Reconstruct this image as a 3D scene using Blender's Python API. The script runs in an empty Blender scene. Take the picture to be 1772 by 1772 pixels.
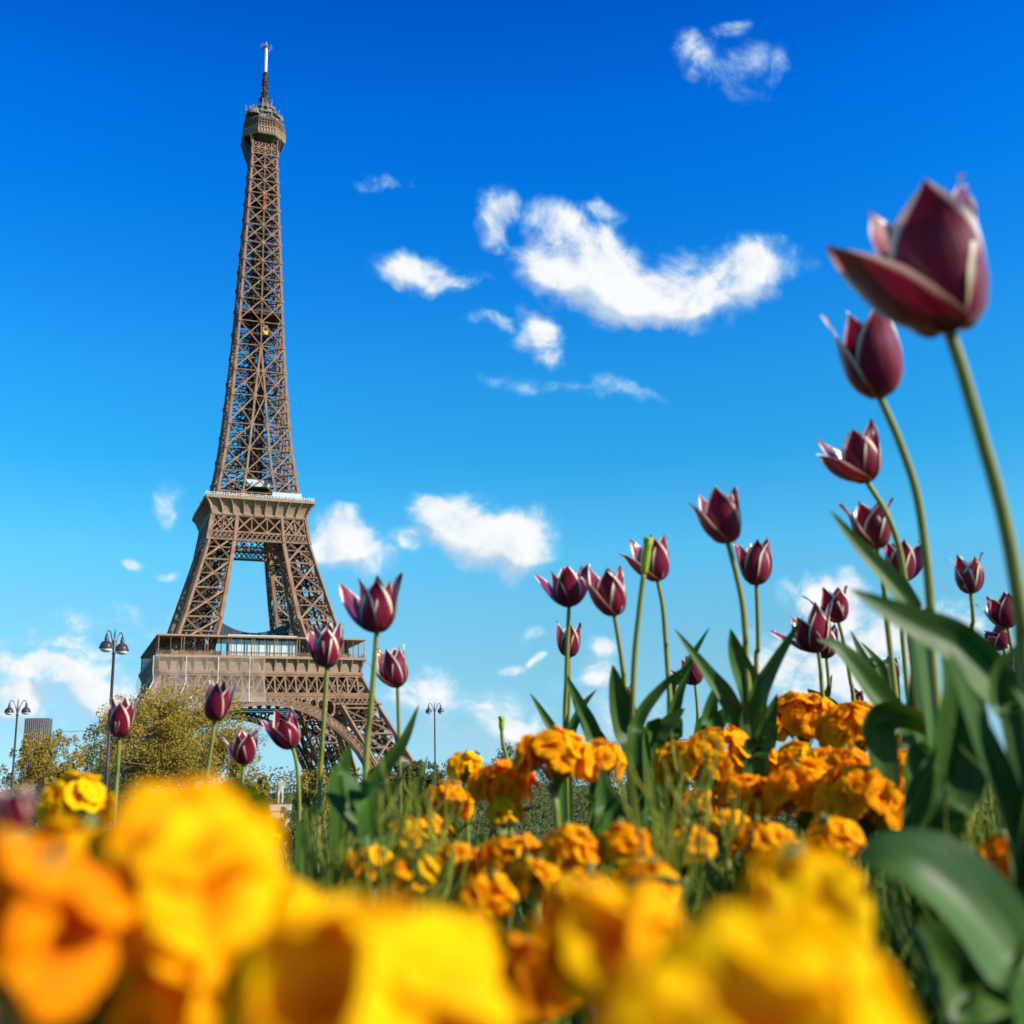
import bpy, math, random
from mathutils import Vector, Matrix, Quaternion
R = math.radians
SC = bpy.context.scene
COL = SC.collection
random.seed(7)

# ------------------------------------------------------------------ camera
FPX, SIZE = 1974.7, 1772.0                    # focal length in photo pixels, photo side
PITCH, ROLL = R(13.486), R(-1.399)
CAMZ = 0.25
_fw = Vector((0, math.cos(PITCH), math.sin(PITCH)))
_r0 = Vector((1, 0, 0)); _u0 = _r0.cross(_fw)
RT = _r0 * math.cos(ROLL) + _u0 * math.sin(ROLL)
UP = _u0 * math.cos(ROLL) - _r0 * math.sin(ROLL)
FW = _fw
CAM = Vector((0, 0, CAMZ))
cd = bpy.data.cameras.new('camera'); cam = bpy.data.objects.new('camera', cd); COL.objects.link(cam)
m3 = Matrix((RT, UP, -FW)).transposed()
cam.matrix_world = Matrix.Translation(CAM) @ m3.to_4x4()
cd.sensor_width = 36; cd.lens = FPX / SIZE * 36
cd.clip_start = 0.02; cd.clip_end = 20000
cd.dof.use_dof = True; cd.dof.focus_distance = 6.0; cd.dof.aperture_fstop = 9.0; cd.dof.aperture_blades = 0
SC.camera = cam

def P(px, py, d):
    """world point seen at photo pixel (px, py) at depth d metres along the view axis"""
    return CAM + FW * d + RT * ((px - 886) / FPX * d) + UP * (-(py - 886) / FPX * d)

# ------------------------------------------------------------------ sun, sky, exposure
SUN_DIR = Vector((0.80, -0.31, 0.50)).normalized()      # towards the sun
SUN_EL = math.asin(SUN_DIR.z); SUN_AZ = math.atan2(SUN_DIR.x, SUN_DIR.y)
sl = bpy.data.lights.new('sun', 'SUN'); sl.energy = 5.0; sl.angle = R(0.5); sl.color = (1.0, 0.90, 0.75)
so = bpy.data.objects.new('sun', sl); COL.objects.link(so)
so.rotation_euler = (-SUN_DIR).to_track_quat('-Z', 'Y').to_euler(); so.location = (20, -20, 40)
SC.view_settings.view_transform = 'Standard'; SC.view_settings.look = 'None'
SC.view_settings.exposure = 0.65; SC.view_settings.gamma = 1
SC.cycles.max_bounces = 8; SC.cycles.transparent_max_bounces = 24
SC.cycles.use_denoising = True

world = bpy.data.worlds.new('World'); SC.world = world; world.use_nodes = True
SKY_STRENGTH = 0.1
# clouds: (x, y, half width, half height, turn in degrees, density) in degrees-like tangent units round the view direction
CLOUDS = [
 (1035,462,128,72,12,1.0),(978,462,78,50,0,.95),(1095,500,105,48,6,1.0),(1305,466,84,60,-8,.85),(1165,492,100,56,6,.95),(1050,430,60,50,30,.8),(958,392,56,36,0,.72),(1035,362,52,24,0,.52),(1140,492,135,52,10,1.0),(1275,482,105,68,-12,.78),(1340,462,46,52,0,.7),(1180,515,110,36,5,.9),
 (860,372,40,36,0,.62),(745,468,92,30,15,.62),(800,488,38,18,20,.55),(676,303,58,20,12,.36),(932,578,38,40,0,.75),(944,606,24,34,0,.62),(845,570,46,14,8,.5),(985,668,140,20,6,.42),(1082,682,40,20,0,.4),
 (1225,88,52,40,20,.46),(1272,112,66,40,25,.46),(1345,126,28,40,-20,.42),(1262,45,26,22,0,.34),
 (815,918,118,52,6,1.0),(765,893,54,32,0,1.0),(878,928,82,62,10,1.0),(700,922,46,26,0,.75),(915,955,52,42,0,.75),(585,945,80,48,0,.8),(640,960,50,50,0,.5),
 (285,880,34,32,25,.6),(236,961,30,12,5,.5),(275,985,26,10,5,.45),
 (85,1162,120,34,12,.85),(185,1212,85,52,15,.85),(15,1195,60,50,0,.8),(150,1112,150,24,4,.5),(60,1240,140,40,0,.42),(70,1085,50,18,30,.3),(240,1098,60,28,0,.4),
 (715,1196,60,26,10,.6),(800,1226,90,36,14,.62),(880,1252,120,28,8,.6),(770,1178,40,18,0,.4),(885,1146,40,15,0,.62),(926,1092,34,13,5,.4),(1035,1120,42,26,0,.55),(1022,1170,46,30,0,.55),(925,1135,14,10,0,.5),
 (1425,1022,66,36,0,.95),(1450,1066,66,60,0,.9),(1350,1132,64,50,0,.85),(1430,1166,120,60,0,.85),(1510,1110,60,60,0,.7),(1680,1062,70,20,0,.45),(1720,1140,70,36,0,.5),(1600,1180,90,30,0,.5),
 (230,1080,190,32,5,.46),(130,1170,220,60,8,.50),(820,1225,270,64,8,.50),(1640,1120,200,70,0,.48),(1060,1240,180,44,0,.50),(540,1250,180,44,0,.46),
]
def build_world():
    nt = world.node_tree; nt.nodes.clear(); N = nt.nodes.new; L = nt.links.new
    out = N('ShaderNodeOutputWorld'); bg = N('ShaderNodeBackground'); bg.inputs[1].default_value = SKY_STRENGTH
    L(bg.outputs[0], out.inputs[0])
    sky = N('ShaderNodeTexSky'); sky.sky_type = 'NISHITA'; sky.sun_disc = False
    sky.sun_elevation = SUN_EL; sky.sun_rotation = SUN_AZ
    sky.altitude = 100; sky.air_density = 1.0; sky.dust_density = 0.3; sky.ozone_density = 2.0
    tc = N('ShaderNodeTexCoord')
    sep = N('ShaderNodeSeparateXYZ'); L(tc.outputs['Generated'], sep.inputs[0])
    # polarised-looking deep blue: the sky's own colour deepens with height
    ramp = N('ShaderNodeValToRGB'); L(sep.outputs[2], ramp.inputs[0])
    el = ramp.color_ramp.elements
    el[0].position = 0.0; el[0].color = SKYR[0][1]
    el[1].position = SKYR[-1][0]; el[1].color = SKYR[-1][1]
    for p, c in SKYR[1:-1]:
        e = el.new(p); e.color = c
    scl = N('ShaderNodeVectorMath'); scl.operation = 'SCALE'; scl.inputs['Scale'].default_value = SKYMUL
    L(ramp.outputs[0], scl.inputs[0])
    mul = N('ShaderNodeVectorMath'); mul.operation = 'MULTIPLY'
    L(sky.outputs[0], mul.inputs[0]); L(scl.outputs[0], mul.inputs[1])
    # tangent-plane coordinates round the direction of the tower garden
    def dot(v):
        n = N('ShaderNodeVectorMath'); n.operation = 'DOT_PRODUCT'; L(tc.outputs['Generated'], n.inputs[0]); n.inputs[1].default_value = v
        return n.outputs['Value']
    def math_(op, a, b=None, c=None):
        n = N('ShaderNodeMath'); n.operation = op
        for i, v in enumerate((a, b, c)):
            if v is None: continue
            if isinstance(v, (int, float)): n.inputs[i].default_value = v
            else: L(v, n.inputs[i])
        return n.outputs[0]
    fwd = dot(FW); dz = math_('MAXIMUM', fwd, 0.05)
    u = math_('DIVIDE', dot(RT), dz); v = math_('DIVIDE', dot(UP), dz)
    cmb = N('ShaderNodeCombineXYZ'); L(u, cmb.inputs[0]); L(v, cmb.inputs[1])
    def sstep(x, a, b):
        n = N('ShaderNodeMapRange'); n.interpolation_type = 'SMOOTHSTEP'; n.inputs[1].default_value = a; n.inputs[2].default_value = b; L(x, n.inputs[0]); return n.outputs[0]
    def density_group(clouds):
        g = bpy.data.node_groups.new('cloud_density', 'ShaderNodeTree')
        g.interface.new_socket('Vector', in_out='INPUT', socket_type='NodeSocketVector')
        for nm in ('Density', 'Relief', 'Mass'): g.interface.new_socket(nm, in_out='OUTPUT', socket_type='NodeSocketFloat')
        gn = g.nodes.new; gl = g.links.new
        gi = gn('NodeGroupInput'); go = gn('NodeGroupOutput')
        n1 = gn('ShaderNodeTexNoise'); n1.inputs['Scale'].default_value = 13; n1.inputs['Detail'].default_value = 3
        gl(gi.outputs[0], n1.inputs['Vector'])
        sb = gn('ShaderNodeVectorMath'); sb.operation = 'SUBTRACT'; sb.inputs[1].default_value = (.5, .5, .5); gl(n1.outputs['Color'], sb.inputs[0])
        ws = gn('ShaderNodeVectorMath'); ws.operation = 'SCALE'; ws.inputs['Scale'].default_value = 0.07; gl(sb.outputs[0], ws.inputs[0])
        wv = gn('ShaderNodeVectorMath'); wv.operation = 'ADD'; gl(gi.outputs[0], wv.inputs[0]); gl(ws.outputs[0], wv.inputs[1])
        acc = None
        for (x, y, rx, ry, rot, st) in clouds:
            mp = gn('ShaderNodeMapping'); mp.vector_type = 'TEXTURE'
            mp.inputs['Location'].default_value = ((x - 886) / FPX, -(y - 886) / FPX, 0)
            mp.inputs['Rotation'].default_value = (0, 0, R(-rot))
            mp.inputs['Scale'].default_value = (rx * 1.42 / FPX, ry * 1.42 / FPX, 1)
            if acc is None: gl(wv.outputs[0], mp.inputs[0])
            else:                                 # chained (by a vanishing amount) so the shader works cloud by cloud and fits its stack
                ch = gn('ShaderNodeVectorMath'); ch.operation = 'MULTIPLY_ADD'; ch.inputs[1].default_value = (1e-9, 1e-9, 1e-9)
                gl(acc, ch.inputs[0]); gl(wv.outputs[0], ch.inputs[2]); gl(ch.outputs[0], mp.inputs[0])
            ln = gn('ShaderNodeVectorMath'); ln.operation = 'LENGTH'; gl(mp.outputs[0], ln.inputs[0])
            f = gn('ShaderNodeMath'); f.operation = 'MULTIPLY_ADD'; f.use_clamp = True
            gl(ln.outputs['Value'], f.inputs[0]); f.inputs[1].default_value = -1.45 * st; f.inputs[2].default_value = 1.45 * st
            f0 = f; f = gn('ShaderNodeMath'); f.operation = 'MINIMUM'; gl(f0.outputs[0], f.inputs[0]); f.inputs[1].default_value = st
            if acc is None: acc = f.outputs[0]
            else:
                mx = gn('ShaderNodeMath'); mx.operation = 'MAXIMUM'
                gl(acc, mx.inputs[0]); gl(f.outputs[0], mx.inputs[1]); acc = mx.outputs[0]
        gl(acc, go.inputs[2])
        n2 = gn('ShaderNodeTexNoise'); n2.inputs['Scale'].default_value = 17; n2.inputs['Detail'].default_value = 6; n2.inputs['Roughness'].default_value = .60
        n2.inputs['Distortion'].default_value = .35
        gl(gi.outputs[0], n2.inputs['Vector'])
        nm = gn('ShaderNodeMath'); nm.operation = 'MULTIPLY_ADD'; nm.inputs[1].default_value = 2.1; nm.inputs[2].default_value = -1.12; gl(n2.outputs[0], nm.inputs[0])
        mk = gn('ShaderNodeMath'); mk.operation = 'MULTIPLY'; mk.use_clamp = True; mk.inputs[1].default_value = 5; gl(acc, mk.inputs[0])
        a2 = gn('ShaderNodeMath'); a2.operation = 'MULTIPLY_ADD'; gl(nm.outputs[0], a2.inputs[0]); gl(mk.outputs[0], a2.inputs[1]); gl(acc, a2.inputs[2])
        gl(a2.outputs[0], go.inputs[0])
        # relief: billows lighter on the side towards the sun
        ofs = gn('ShaderNodeVectorMath'); ofs.operation = 'ADD'; ofs.inputs[1].default_value = (0.010, 0.013, 0); gl(gi.outputs[0], ofs.inputs[0])
        n3 = gn('ShaderNodeTexNoise'); n3.inputs['Scale'].default_value = 17; n3.inputs['Detail'].default_value = 3; n3.inputs['Roughness'].default_value = .5; n3.inputs['Distortion'].default_value = .35; gl(ofs.outputs[0], n3.inputs['Vector'])
        rl_ = gn('ShaderNodeMath'); rl_.operation = 'SUBTRACT'; gl(n3.outputs[0], rl_.inputs[0]); gl(n2.outputs[0], rl_.inputs[1]); gl(rl_.outputs[0], go.inputs[1])
        return g
    def cloud_sky(clouds):
        """background shader of the sky with these clouds in front of it"""
        g = density_group(clouds)
        gd = N('ShaderNodeGroup'); gd.node_tree = g; L(cmb.outputs[0], gd.inputs[0]); d0 = gd.outputs[0]
        oc = N('ShaderNodeVectorMath'); oc.operation = 'MULTIPLY_ADD'; oc.inputs[1].default_value = (1e-9, 1e-9, 1e-9); oc.inputs[2].default_value = (0.009, 0.019, 0); L(d0, oc.inputs[0])
        off = N('ShaderNodeVectorMath'); off.operation = 'ADD'; L(cmb.outputs[0], off.inputs[0]); L(oc.outputs[0], off.inputs[1])
        g1 = N('ShaderNodeGroup'); g1.node_tree = g; L(off.outputs[0], g1.inputs[0])
        alpha = sstep(d0, 0.03, 0.86)
        base = sstep(math_('SUBTRACT', g1.outputs[2], gd.outputs[2]), -0.02, 0.34)
        rel = sstep(gd.outputs[1], -0.10, 0.24)
        shade = math_('MULTIPLY_ADD', rel, .38, math_('MULTIPLY', base, .95)); 
        ca = N('ShaderNodeMix'); ca.data_type = 'RGBA'; ca.inputs[6].default_value = (2.2, 4.8, 6.1, 1); ca.inputs[7].default_value = (6.1, 6.25, 6.35, 1)
        L(sstep(d0, 0.15, 0.68), ca.inputs[0])
        cc = N('ShaderNodeMix'); cc.data_type = 'RGBA'; cc.inputs[7].default_value = (3.3, 4.2, 5.2, 1)
        L(shade, cc.inputs[0]); L(ca.outputs[2], cc.inputs[6])
        mix = N('ShaderNodeMix'); mix.data_type = 'RGBA'
        L(alpha, mix.inputs[0]); L(mul.outputs[0], mix.inputs[6]); L(cc.outputs[2], mix.inputs[7])
        bgn = N('ShaderNodeBackground'); bgn.inputs[1].default_value = SKY_STRENGTH; L(mix.outputs[2], bgn.inputs[0])
        return bgn.outputs[0]
    def pick(x, limit, below, above):
        """shader 'above' where x > limit, else 'below' (only the chosen one is worked out)"""
        n = N('ShaderNodeMixShader'); L(math_('GREATER_THAN', x, limit), n.inputs[0]); L(below, n.inputs[1]); L(above, n.inputs[2]); return n.outputs[0]
    L(mul.outputs[0], bg.inputs[0])
    def inside(x0, x1, y0, y1):
        m = 130
        return [c for c in CLOUDS if c[0] + c[2] * 1.25 > x0 - m and c[0] - c[2] * 1.25 < x1 + m and c[1] + c[3] * 1.25 > y0 - m and c[1] - c[3] * 1.25 < y1 + m]
    U = lambda x: (x - 886) / FPX
    V = lambda y: -(y - 886) / FPX
    low = pick(u, U(700), cloud_sky(inside(-300, 700, 1015, 1400)), cloud_sky(inside(700, 2100, 1015, 1400)))
    high = pick(u, U(900), cloud_sky(inside(-300, 900, -300, 740)), cloud_sky(inside(900, 2100, -300, 740)))
    mid = cloud_sky(inside(-300, 2100, 740, 1015))
    sh = pick(v, V(740), pick(v, V(1015), low, mid), high)
    sh = pick(u, U(-300), bg.outputs[0], pick(u, U(2100), sh, bg.outputs[0]))
    sh = pick(v, V(1440), bg.outputs[0], pick(v, V(-300), sh, bg.outputs[0]))
    sh = pick(fwd, 0.1, bg.outputs[0], sh)
    L(sh, out.inputs[0])
    world.cycles.sampling_method = 'MANUAL'; world.cycles.sample_map_resolution = 512
SKYMUL = 3.0 / 1.569
SKYR = [(0.0, (.21, .38, .66, 1)), (0.0164, (0.206, 0.377, 0.632, 1)), (0.0551, (0.199, 0.351, 0.495, 1)), (0.1044, (0.215, 0.394, 0.469, 1)), (0.1535, (0.206, 0.455, 0.517, 1)), (0.1997, (0.162, 0.521, 0.608, 1)), (0.2758, (0.064, 0.483, 0.652, 1)), (0.3468, (0.045, 0.471, 0.739, 1)), (0.4146, (0.020, 0.415, 0.799, 1)), (0.4784, (0.004, 0.374, 0.852, 1)), (0.5375, (0.000, 0.339, 0.873, 1)), (0.6019, (0.000, 0.251, 0.790, 1)), (.72, (.03, .13, .40, 1)), (1.0, (.05, .10, .24, 1))]
build_world()

# ------------------------------------------------------------------ materials
def mat(name, rough=.6, spec=.3):
    m = bpy.data.materials.new(name); m.use_nodes = True
    b = m.node_tree.nodes['Principled BSDF']; b.inputs['Roughness'].default_value = rough
    b.inputs['Specular IOR Level'].default_value = spec
    return m, m.node_tree, b
def noise_mat(name, c1, c2, scale, rough=.7, spec=.2, detail=5, bump=0, coord='Object', dist=.02):
    m, nt, b = mat(name, rough, spec); N = nt.nodes.new; L = nt.links.new
    tc = N('ShaderNodeTexCoord'); n = N('ShaderNodeTexNoise'); n.inputs['Scale'].default_value = scale; n.inputs['Detail'].default_value = detail
    L(tc.outputs[coord], n.inputs['Vector'])
    r = N('ShaderNodeValToRGB'); r.color_ramp.elements[0].position = .35; r.color_ramp.elements[1].position = .65
    r.color_ramp.elements[0].color = (*c1, 1); r.color_ramp.elements[1].color = (*c2, 1)
    L(n.outputs[0], r.inputs[0]); L(r.outputs[0], b.inputs['Base Color'])
    if bump:
        bp = N('ShaderNodeBump'); bp.inputs['Strength'].default_value = bump; bp.inputs['Distance'].default_value = dist
        L(n.outputs[0], bp.inputs['Height']); L(bp.outputs[0], b.inputs['Normal'])
    return m
def translucent_wrap(m, colsock, fac, tint):
    nt = m.node_tree; N = nt.nodes.new; L = nt.links.new
    b = nt.nodes['Principled BSDF']; out = nt.nodes['Material Output']
    t = N('ShaderNodeBsdfTranslucent'); mx = N('ShaderNodeMixShader'); mx.inputs[0].default_value = fac
    mu = N('ShaderNodeMix'); mu.data_type = 'RGBA'; mu.blend_type = 'MULTIPLY'; mu.inputs[0].default_value = 1; mu.inputs[7].default_value = (*tint, 1)
    L(colsock, mu.inputs[6]); L(mu.outputs[2], t.inputs[0])
    L(b.outputs[0], mx.inputs[1]); L(t.outputs[0], mx.inputs[2]); L(mx.outputs[0], out.inputs[0])

def petal_material():
    m, nt, b = mat('tulip_petal', .42, .25); N = nt.nodes.new; L = nt.links.new
    at = N('ShaderNodeAttribute'); at.attribute_name = 'uvw'
    sep = N('ShaderNodeSeparateXYZ'); L(at.outputs['Vector'], sep.inputs[0])    # |u|, v, random
    # fine lengthwise veins
    cmb = N('ShaderNodeCombineXYZ')
    s1 = N('ShaderNodeMath'); s1.operation = 'MULTIPLY'; s1.inputs[1].default_value = 9; L(sep.outputs[0], s1.inputs[0])
    L(s1.outputs[0], cmb.inputs[0]); L(sep.outputs[1], cmb.inputs[1])
    s3 = N('ShaderNodeMath'); s3.operation = 'MULTIPLY'; s3.inputs[1].default_value = 37; L(sep.outputs[2], s3.inputs[0]); L(s3.outputs[0], cmb.inputs[2])
    n = N('ShaderNodeTexNoise'); n.inputs['Scale'].default_value = 2.2; n.inputs['Detail'].default_value = 4; L(cmb.outputs[0], n.inputs['Vector'])
    base = N('ShaderNodeValToRGB'); L(n.outputs[0], base.inputs[0])
    e = base.color_ramp.elements; e[0].position = .3; e[0].color = (.042, .002, .014, 1); e[1].position = .74; e[1].color = (.34, .006, .052, 1)
    # cream margin: |u| plus widening towards the tip, ragged with noise
    w = N('ShaderNodeMath'); w.operation = 'MULTIPLY_ADD'; w.inputs[1].default_value = .26; L(n.outputs[0], w.inputs[0]); L(sep.outputs[0], w.inputs[2])
    v2 = N('ShaderNodeMath'); v2.operation = 'POWER'; v2.inputs[1].default_value = 5; L(sep.outputs[1], v2.inputs[0])
    v3 = N('ShaderNodeMath'); v3.operation = 'MULTIPLY_ADD'; v3.inputs[1].default_value = .26; L(v2.outputs[0], v3.inputs[0]); L(w.outputs[0], v3.inputs[2])
    # width of the margin differs from petal to petal
    rr = N('ShaderNodeMath'); rr.operation = 'MULTIPLY_ADD'; rr.inputs[1].default_value = .12; L(sep.outputs[2], rr.inputs[0])
    v4 = N('ShaderNodeMath'); v4.operation = 'MULTIPLY_ADD'; v4.inputs[1].default_value = .42; L(sep.outputs[1], v4.inputs[0]); L(v3.outputs[0], v4.inputs[2])
    v5 = N('ShaderNodeMath'); v5.operation = 'SUBTRACT'; v5.inputs[1].default_value = .25; L(v4.outputs[0], v5.inputs[0]); L(v5.outputs[0], rr.inputs[2])
    mr = N('ShaderNodeMapRange'); mr.interpolation_type = 'SMOOTHSTEP'; mr.inputs[1].default_value = .96; mr.inputs[2].default_value = 1.14; L(rr.outputs[0], mr.inputs[0])
    cream = N('ShaderNodeValToRGB'); L(sep.outputs[1], cream.inputs[0])
    e = cream.color_ramp.elements; e[0].position = .1; e[0].color = (.58, .44, .12, 1); e[1].position = .8; e[1].color = (.86, .76, .64, 1)
    mx = N('ShaderNodeMix'); mx.data_type = 'RGBA'; L(mr.outputs[0], mx.inputs[0]); L(base.outputs[0], mx.inputs[6]); L(cream.outputs[0], mx.inputs[7])
    # yellow-green foot of the petal
    ft = N('ShaderNodeMapRange'); ft.inputs[1].default_value = .02; ft.inputs[2].default_value = .13; ft.inputs[3].default_value = 1; ft.inputs[4].default_value = 0; L(sep.outputs[1], ft.inputs[0])
    m2 = N('ShaderNodeMix'); m2.data_type = 'RGBA'; m2.inputs[7].default_value = (.34, .24, .05, 1)
    L(ft.outputs[0], m2.inputs[0]); L(mx.outputs[2], m2.inputs[6])
    L(m2.outputs[2], b.inputs['Base Color'])
    b.inputs['Sheen Weight'].default_value = .08; b.inputs['Coat Weight'].default_value = .5; b.inputs['Coat Roughness'].default_value = .17
    bp = N('ShaderNodeBump'); bp.inputs['Strength'].default_value = .25; bp.inputs['Distance'].default_value = .002; L(n.outputs[0], bp.inputs['Height']); L(bp.outputs[0], b.inputs['Normal'])
    translucent_wrap(m, m2.outputs[2], .15, (1.4, .9, 1.0))
    return m
def leaf_material(name, c1, c2, rough=.42, tr=.22, tint=(1.2, 1.5, .5)):
    m, nt, b = mat(name, rough, .28); N = nt.nodes.new; L = nt.links.new
    at = N('ShaderNodeAttribute'); at.attribute_name = 'uvw'
    mp = N('ShaderNodeMapping'); mp.inputs['Scale'].default_value = (14, 1.2, 30); L(at.outputs['Vector'], mp.inputs[0])
    n = N('ShaderNodeTexNoise'); n.inputs['Scale'].default_value = 1.6; n.inputs['Detail'].default_value = 4; L(mp.outputs[0], n.inputs['Vector'])
    r = N('ShaderNodeValToRGB'); e = r.color_ramp.elements; e[0].position = .3; e[0].color = (*c1, 1); e[1].position = .7; e[1].color = (*c2, 1)
    L(n.outputs[0], r.inputs[0]); L(r.outputs[0], b.inputs['Base Color'])
    bp = N('ShaderNodeBump'); bp.inputs['Strength'].default_value = .2; bp.inputs['Distance'].default_value = .003; L(n.outputs[0], bp.inputs['Height']); L(bp.outputs[0], b.inputs['Normal'])
    translucent_wrap(m, r.outputs[0], tr, tint)
    return m
def blossom_material():
    m, nt, b = mat('wallflower_petal', .6, .04); N = nt.nodes.new; L = nt.links.new
    at = N('ShaderNodeAttribute'); at.attribute_name = 'uvw'
    sep = N('ShaderNodeSeparateXYZ'); L(at.outputs['Vector'], sep.inputs[0])
    oi = N('ShaderNodeObjectInfo')
    # each plant's own hue comes from its object colour (red channel: 0 deep orange, 1 yellow), each blossom differs a little
    osep = N('ShaderNodeSeparateColor'); L(oi.outputs['Color'], osep.inputs[0])
    a = N('ShaderNodeMath'); a.operation = 'MULTIPLY_ADD'; a.inputs[1].default_value = .30; L(oi.outputs['Random'], a.inputs[0]); L(osep.outputs[0], a.inputs[2])
    n = N('ShaderNodeTexNoise'); n.inputs['Scale'].default_value = 5; n.inputs['Detail'].default_value = 4; L(at.outputs['Vector'], n.inputs['Vector'])
    a2 = N('ShaderNodeMath'); a2.operation = 'MULTIPLY_ADD'; a2.inputs[1].default_value = .5; L(n.outputs[0], a2.inputs[0]); L(a.outputs[0], a2.inputs[2])
    a3 = N('ShaderNodeMath'); a3.operation = 'SUBTRACT'; a3.inputs[1].default_value = .38; L(a2.outputs[0], a3.inputs[0])
    r = N('ShaderNodeValToRGB'); e = r.color_ramp.elements; e[0].position = 0; e[0].color = (.86, .19, .003, 1); e[1].position = 1; e[1].color = (.98, .66, .003, 1)
    x = e.new(.45); x.color = (.96, .36, .003, 1)
    L(a3.outputs[0], r.inputs[0])
    # darker orange throat
    th = N('ShaderNodeMapRange'); th.inputs[1].default_value = .05; th.inputs[2].default_value = .72; th.inputs[3].default_value = .9; th.inputs[4].default_value = 0; L(sep.outputs[1], th.inputs[0])
    mx = N('ShaderNodeMix'); mx.data_type = 'RGBA'; mx.inputs[7].default_value = (.72, .15, .004, 1)
    L(th.outputs[0], mx.inputs[0]); L(r.outputs[0], mx.inputs[6]); L(mx.outputs[2], b.inputs['Base Color'])
    translucent_wrap(m, mx.outputs[2], .42, (1.05, .98, .5))
    return m
def foliage_material(name, cols, tr=.35):
    m, nt, b = mat(name, .6, .15); N = nt.nodes.new; L = nt.links.new
    at = N('ShaderNodeAttribute'); at.attribute_name = 'uvw'; sep = N('ShaderNodeSeparateXYZ'); L(at.outputs['Vector'], sep.inputs[0])
    r = N('ShaderNodeValToRGB'); L(sep.outputs[2], r.inputs[0]); el = r.color_ramp.elements
    el[0].position = 0; el[0].color = (*cols[0], 1); el[1].position = 1; el[1].color = (*cols[-1], 1)
    for i, c in enumerate(cols[1:-1]):
        x = el.new((i + 1) / (len(cols) - 1)); x.color = (*c, 1)
    L(r.outputs[0], b.inputs['Base Color']); translucent_wrap(m, r.outputs[0], tr, (1.1, 1.1, .5))
    return m

M = {}
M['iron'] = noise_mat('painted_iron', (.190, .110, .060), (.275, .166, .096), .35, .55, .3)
M['iron_dark'] = noise_mat('dark_shade_iron', (.036, .026, .020), (.065, .044, .032), .5, .6, .25)  # iron tone darkened to carry the tower's inner shade; also serves dark fittings
M['iron_panel'] = noise_mat('iron_panel', (.27, .18, .11), (.34, .235, .15), .6, .6, .25)
M['mast'] = noise_mat('galvanised_mast', (.42, .46, .52), (.58, .61, .66), 2, .45, .4)
M['equip'] = noise_mat('summit_equipment', (.12, .11, .10), (.25, .23, .20), .8, .6, .3)
M['petal'] = petal_material()
M['leaf'] = leaf_material('tulip_leaf', (.016, .055, .009), (.062, .140, .020), .48, .14)
M['stem'] = leaf_material('tulip_stem', (.20, .22, .045), (.32, .32, .08), .4, .12)
M['pod'] = leaf_material('tulip_seed_pod', (.28, .40, .03), (.42, .52, .05), .4, .2)
M['blossom'] = blossom_material()
M['wleaf'] = leaf_material('wallflower_leaf', (.035, .075, .010), (.12, .17, .022), .5, .3)
M['wstem'] = leaf_material('wallflower_stem', (.14, .18, .03), (.24, .27, .05), .5, .2)
M['grass'] = foliage_material('bed_grass', [(.010, .028, .004), (.055, .105, .009), (.24, .27, .028)], .3)
M['tree_yellow'] = foliage_material('spring_foliage', [(.12, .10, .012), (.28, .20, .022), (.46, .33, .05)], .35)
M['tree_dark'] = foliage_material('dense_foliage', [(.035, .050, .014), (.075, .090, .022), (.13, .14, .035)], .3)
M['bark'] = noise_mat('bark', (.16, .13, .10), (.30, .25, .19), 3, .9, .1)
M['lamp'] = noise_mat('lamp_paint', (.040, .028, .034), (.065, .045, .052), 4, .3, .5)
M['globe'] = noise_mat('lamp_glass', (.74, .74, .70), (.80, .80, .77), 4, .25, .5)
M['stone'] = noise_mat('pale_stone', (.26, .22, .17), (.50, .44, .36), 2.2, .8, .2, bump=.4)
M['roof'] = noise_mat('zinc_roof', (.10, .11, .13), (.16, .17, .19), .4, .5, .4)
M['glass'] = noise_mat('pavilion_glass', (.42, .52, .52), (.55, .63, .62), .15, .15, .5)
M['white'] = noise_mat('white_sheet', (.62, .72, .76), (.78, .82, .84), .3, .6, .3)
M['darkmesh'] = noise_mat('dark_mesh_canopy', (.03, .04, .06), (.05, .065, .09), .4, .4, .4)
M['yellow'] = noise_mat('yellow_cabin', (.80, .42, .01), (.85, .50, .02), .5, .4, .4)
M['red'] = noise_mat('red_cabin', (.65, .05, .015), (.75, .08, .02), .5, .4, .4)
M['crowd'] = noise_mat('clothes', (.05, .06, .09), (.55, .45, .40), 1.3, .8, .1)
def scrim_material():
    m, nt, b = mat('scrim_netting', .8, .1); N = nt.nodes.new; L = nt.links.new
    tc = N('ShaderNodeTexCoord'); n = N('ShaderNodeTexNoise'); n.inputs['Scale'].default_value = .12; n.inputs['Detail'].default_value = 5; L(tc.outputs['Object'], n.inputs['Vector'])
    b.inputs['Base Color'].default_value = (.46, .38, .30, 1)
    mr = N('ShaderNodeMapRange'); mr.inputs[1].default_value = .3; mr.inputs[2].default_value = .7; mr.inputs[3].default_value = .20; mr.inputs[4].default_value = .36; L(n.outputs[0], mr.inputs[0])
    L(mr.outputs[0], b.inputs['Alpha'])
    return m
M['scrim'] = scrim_material()
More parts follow.
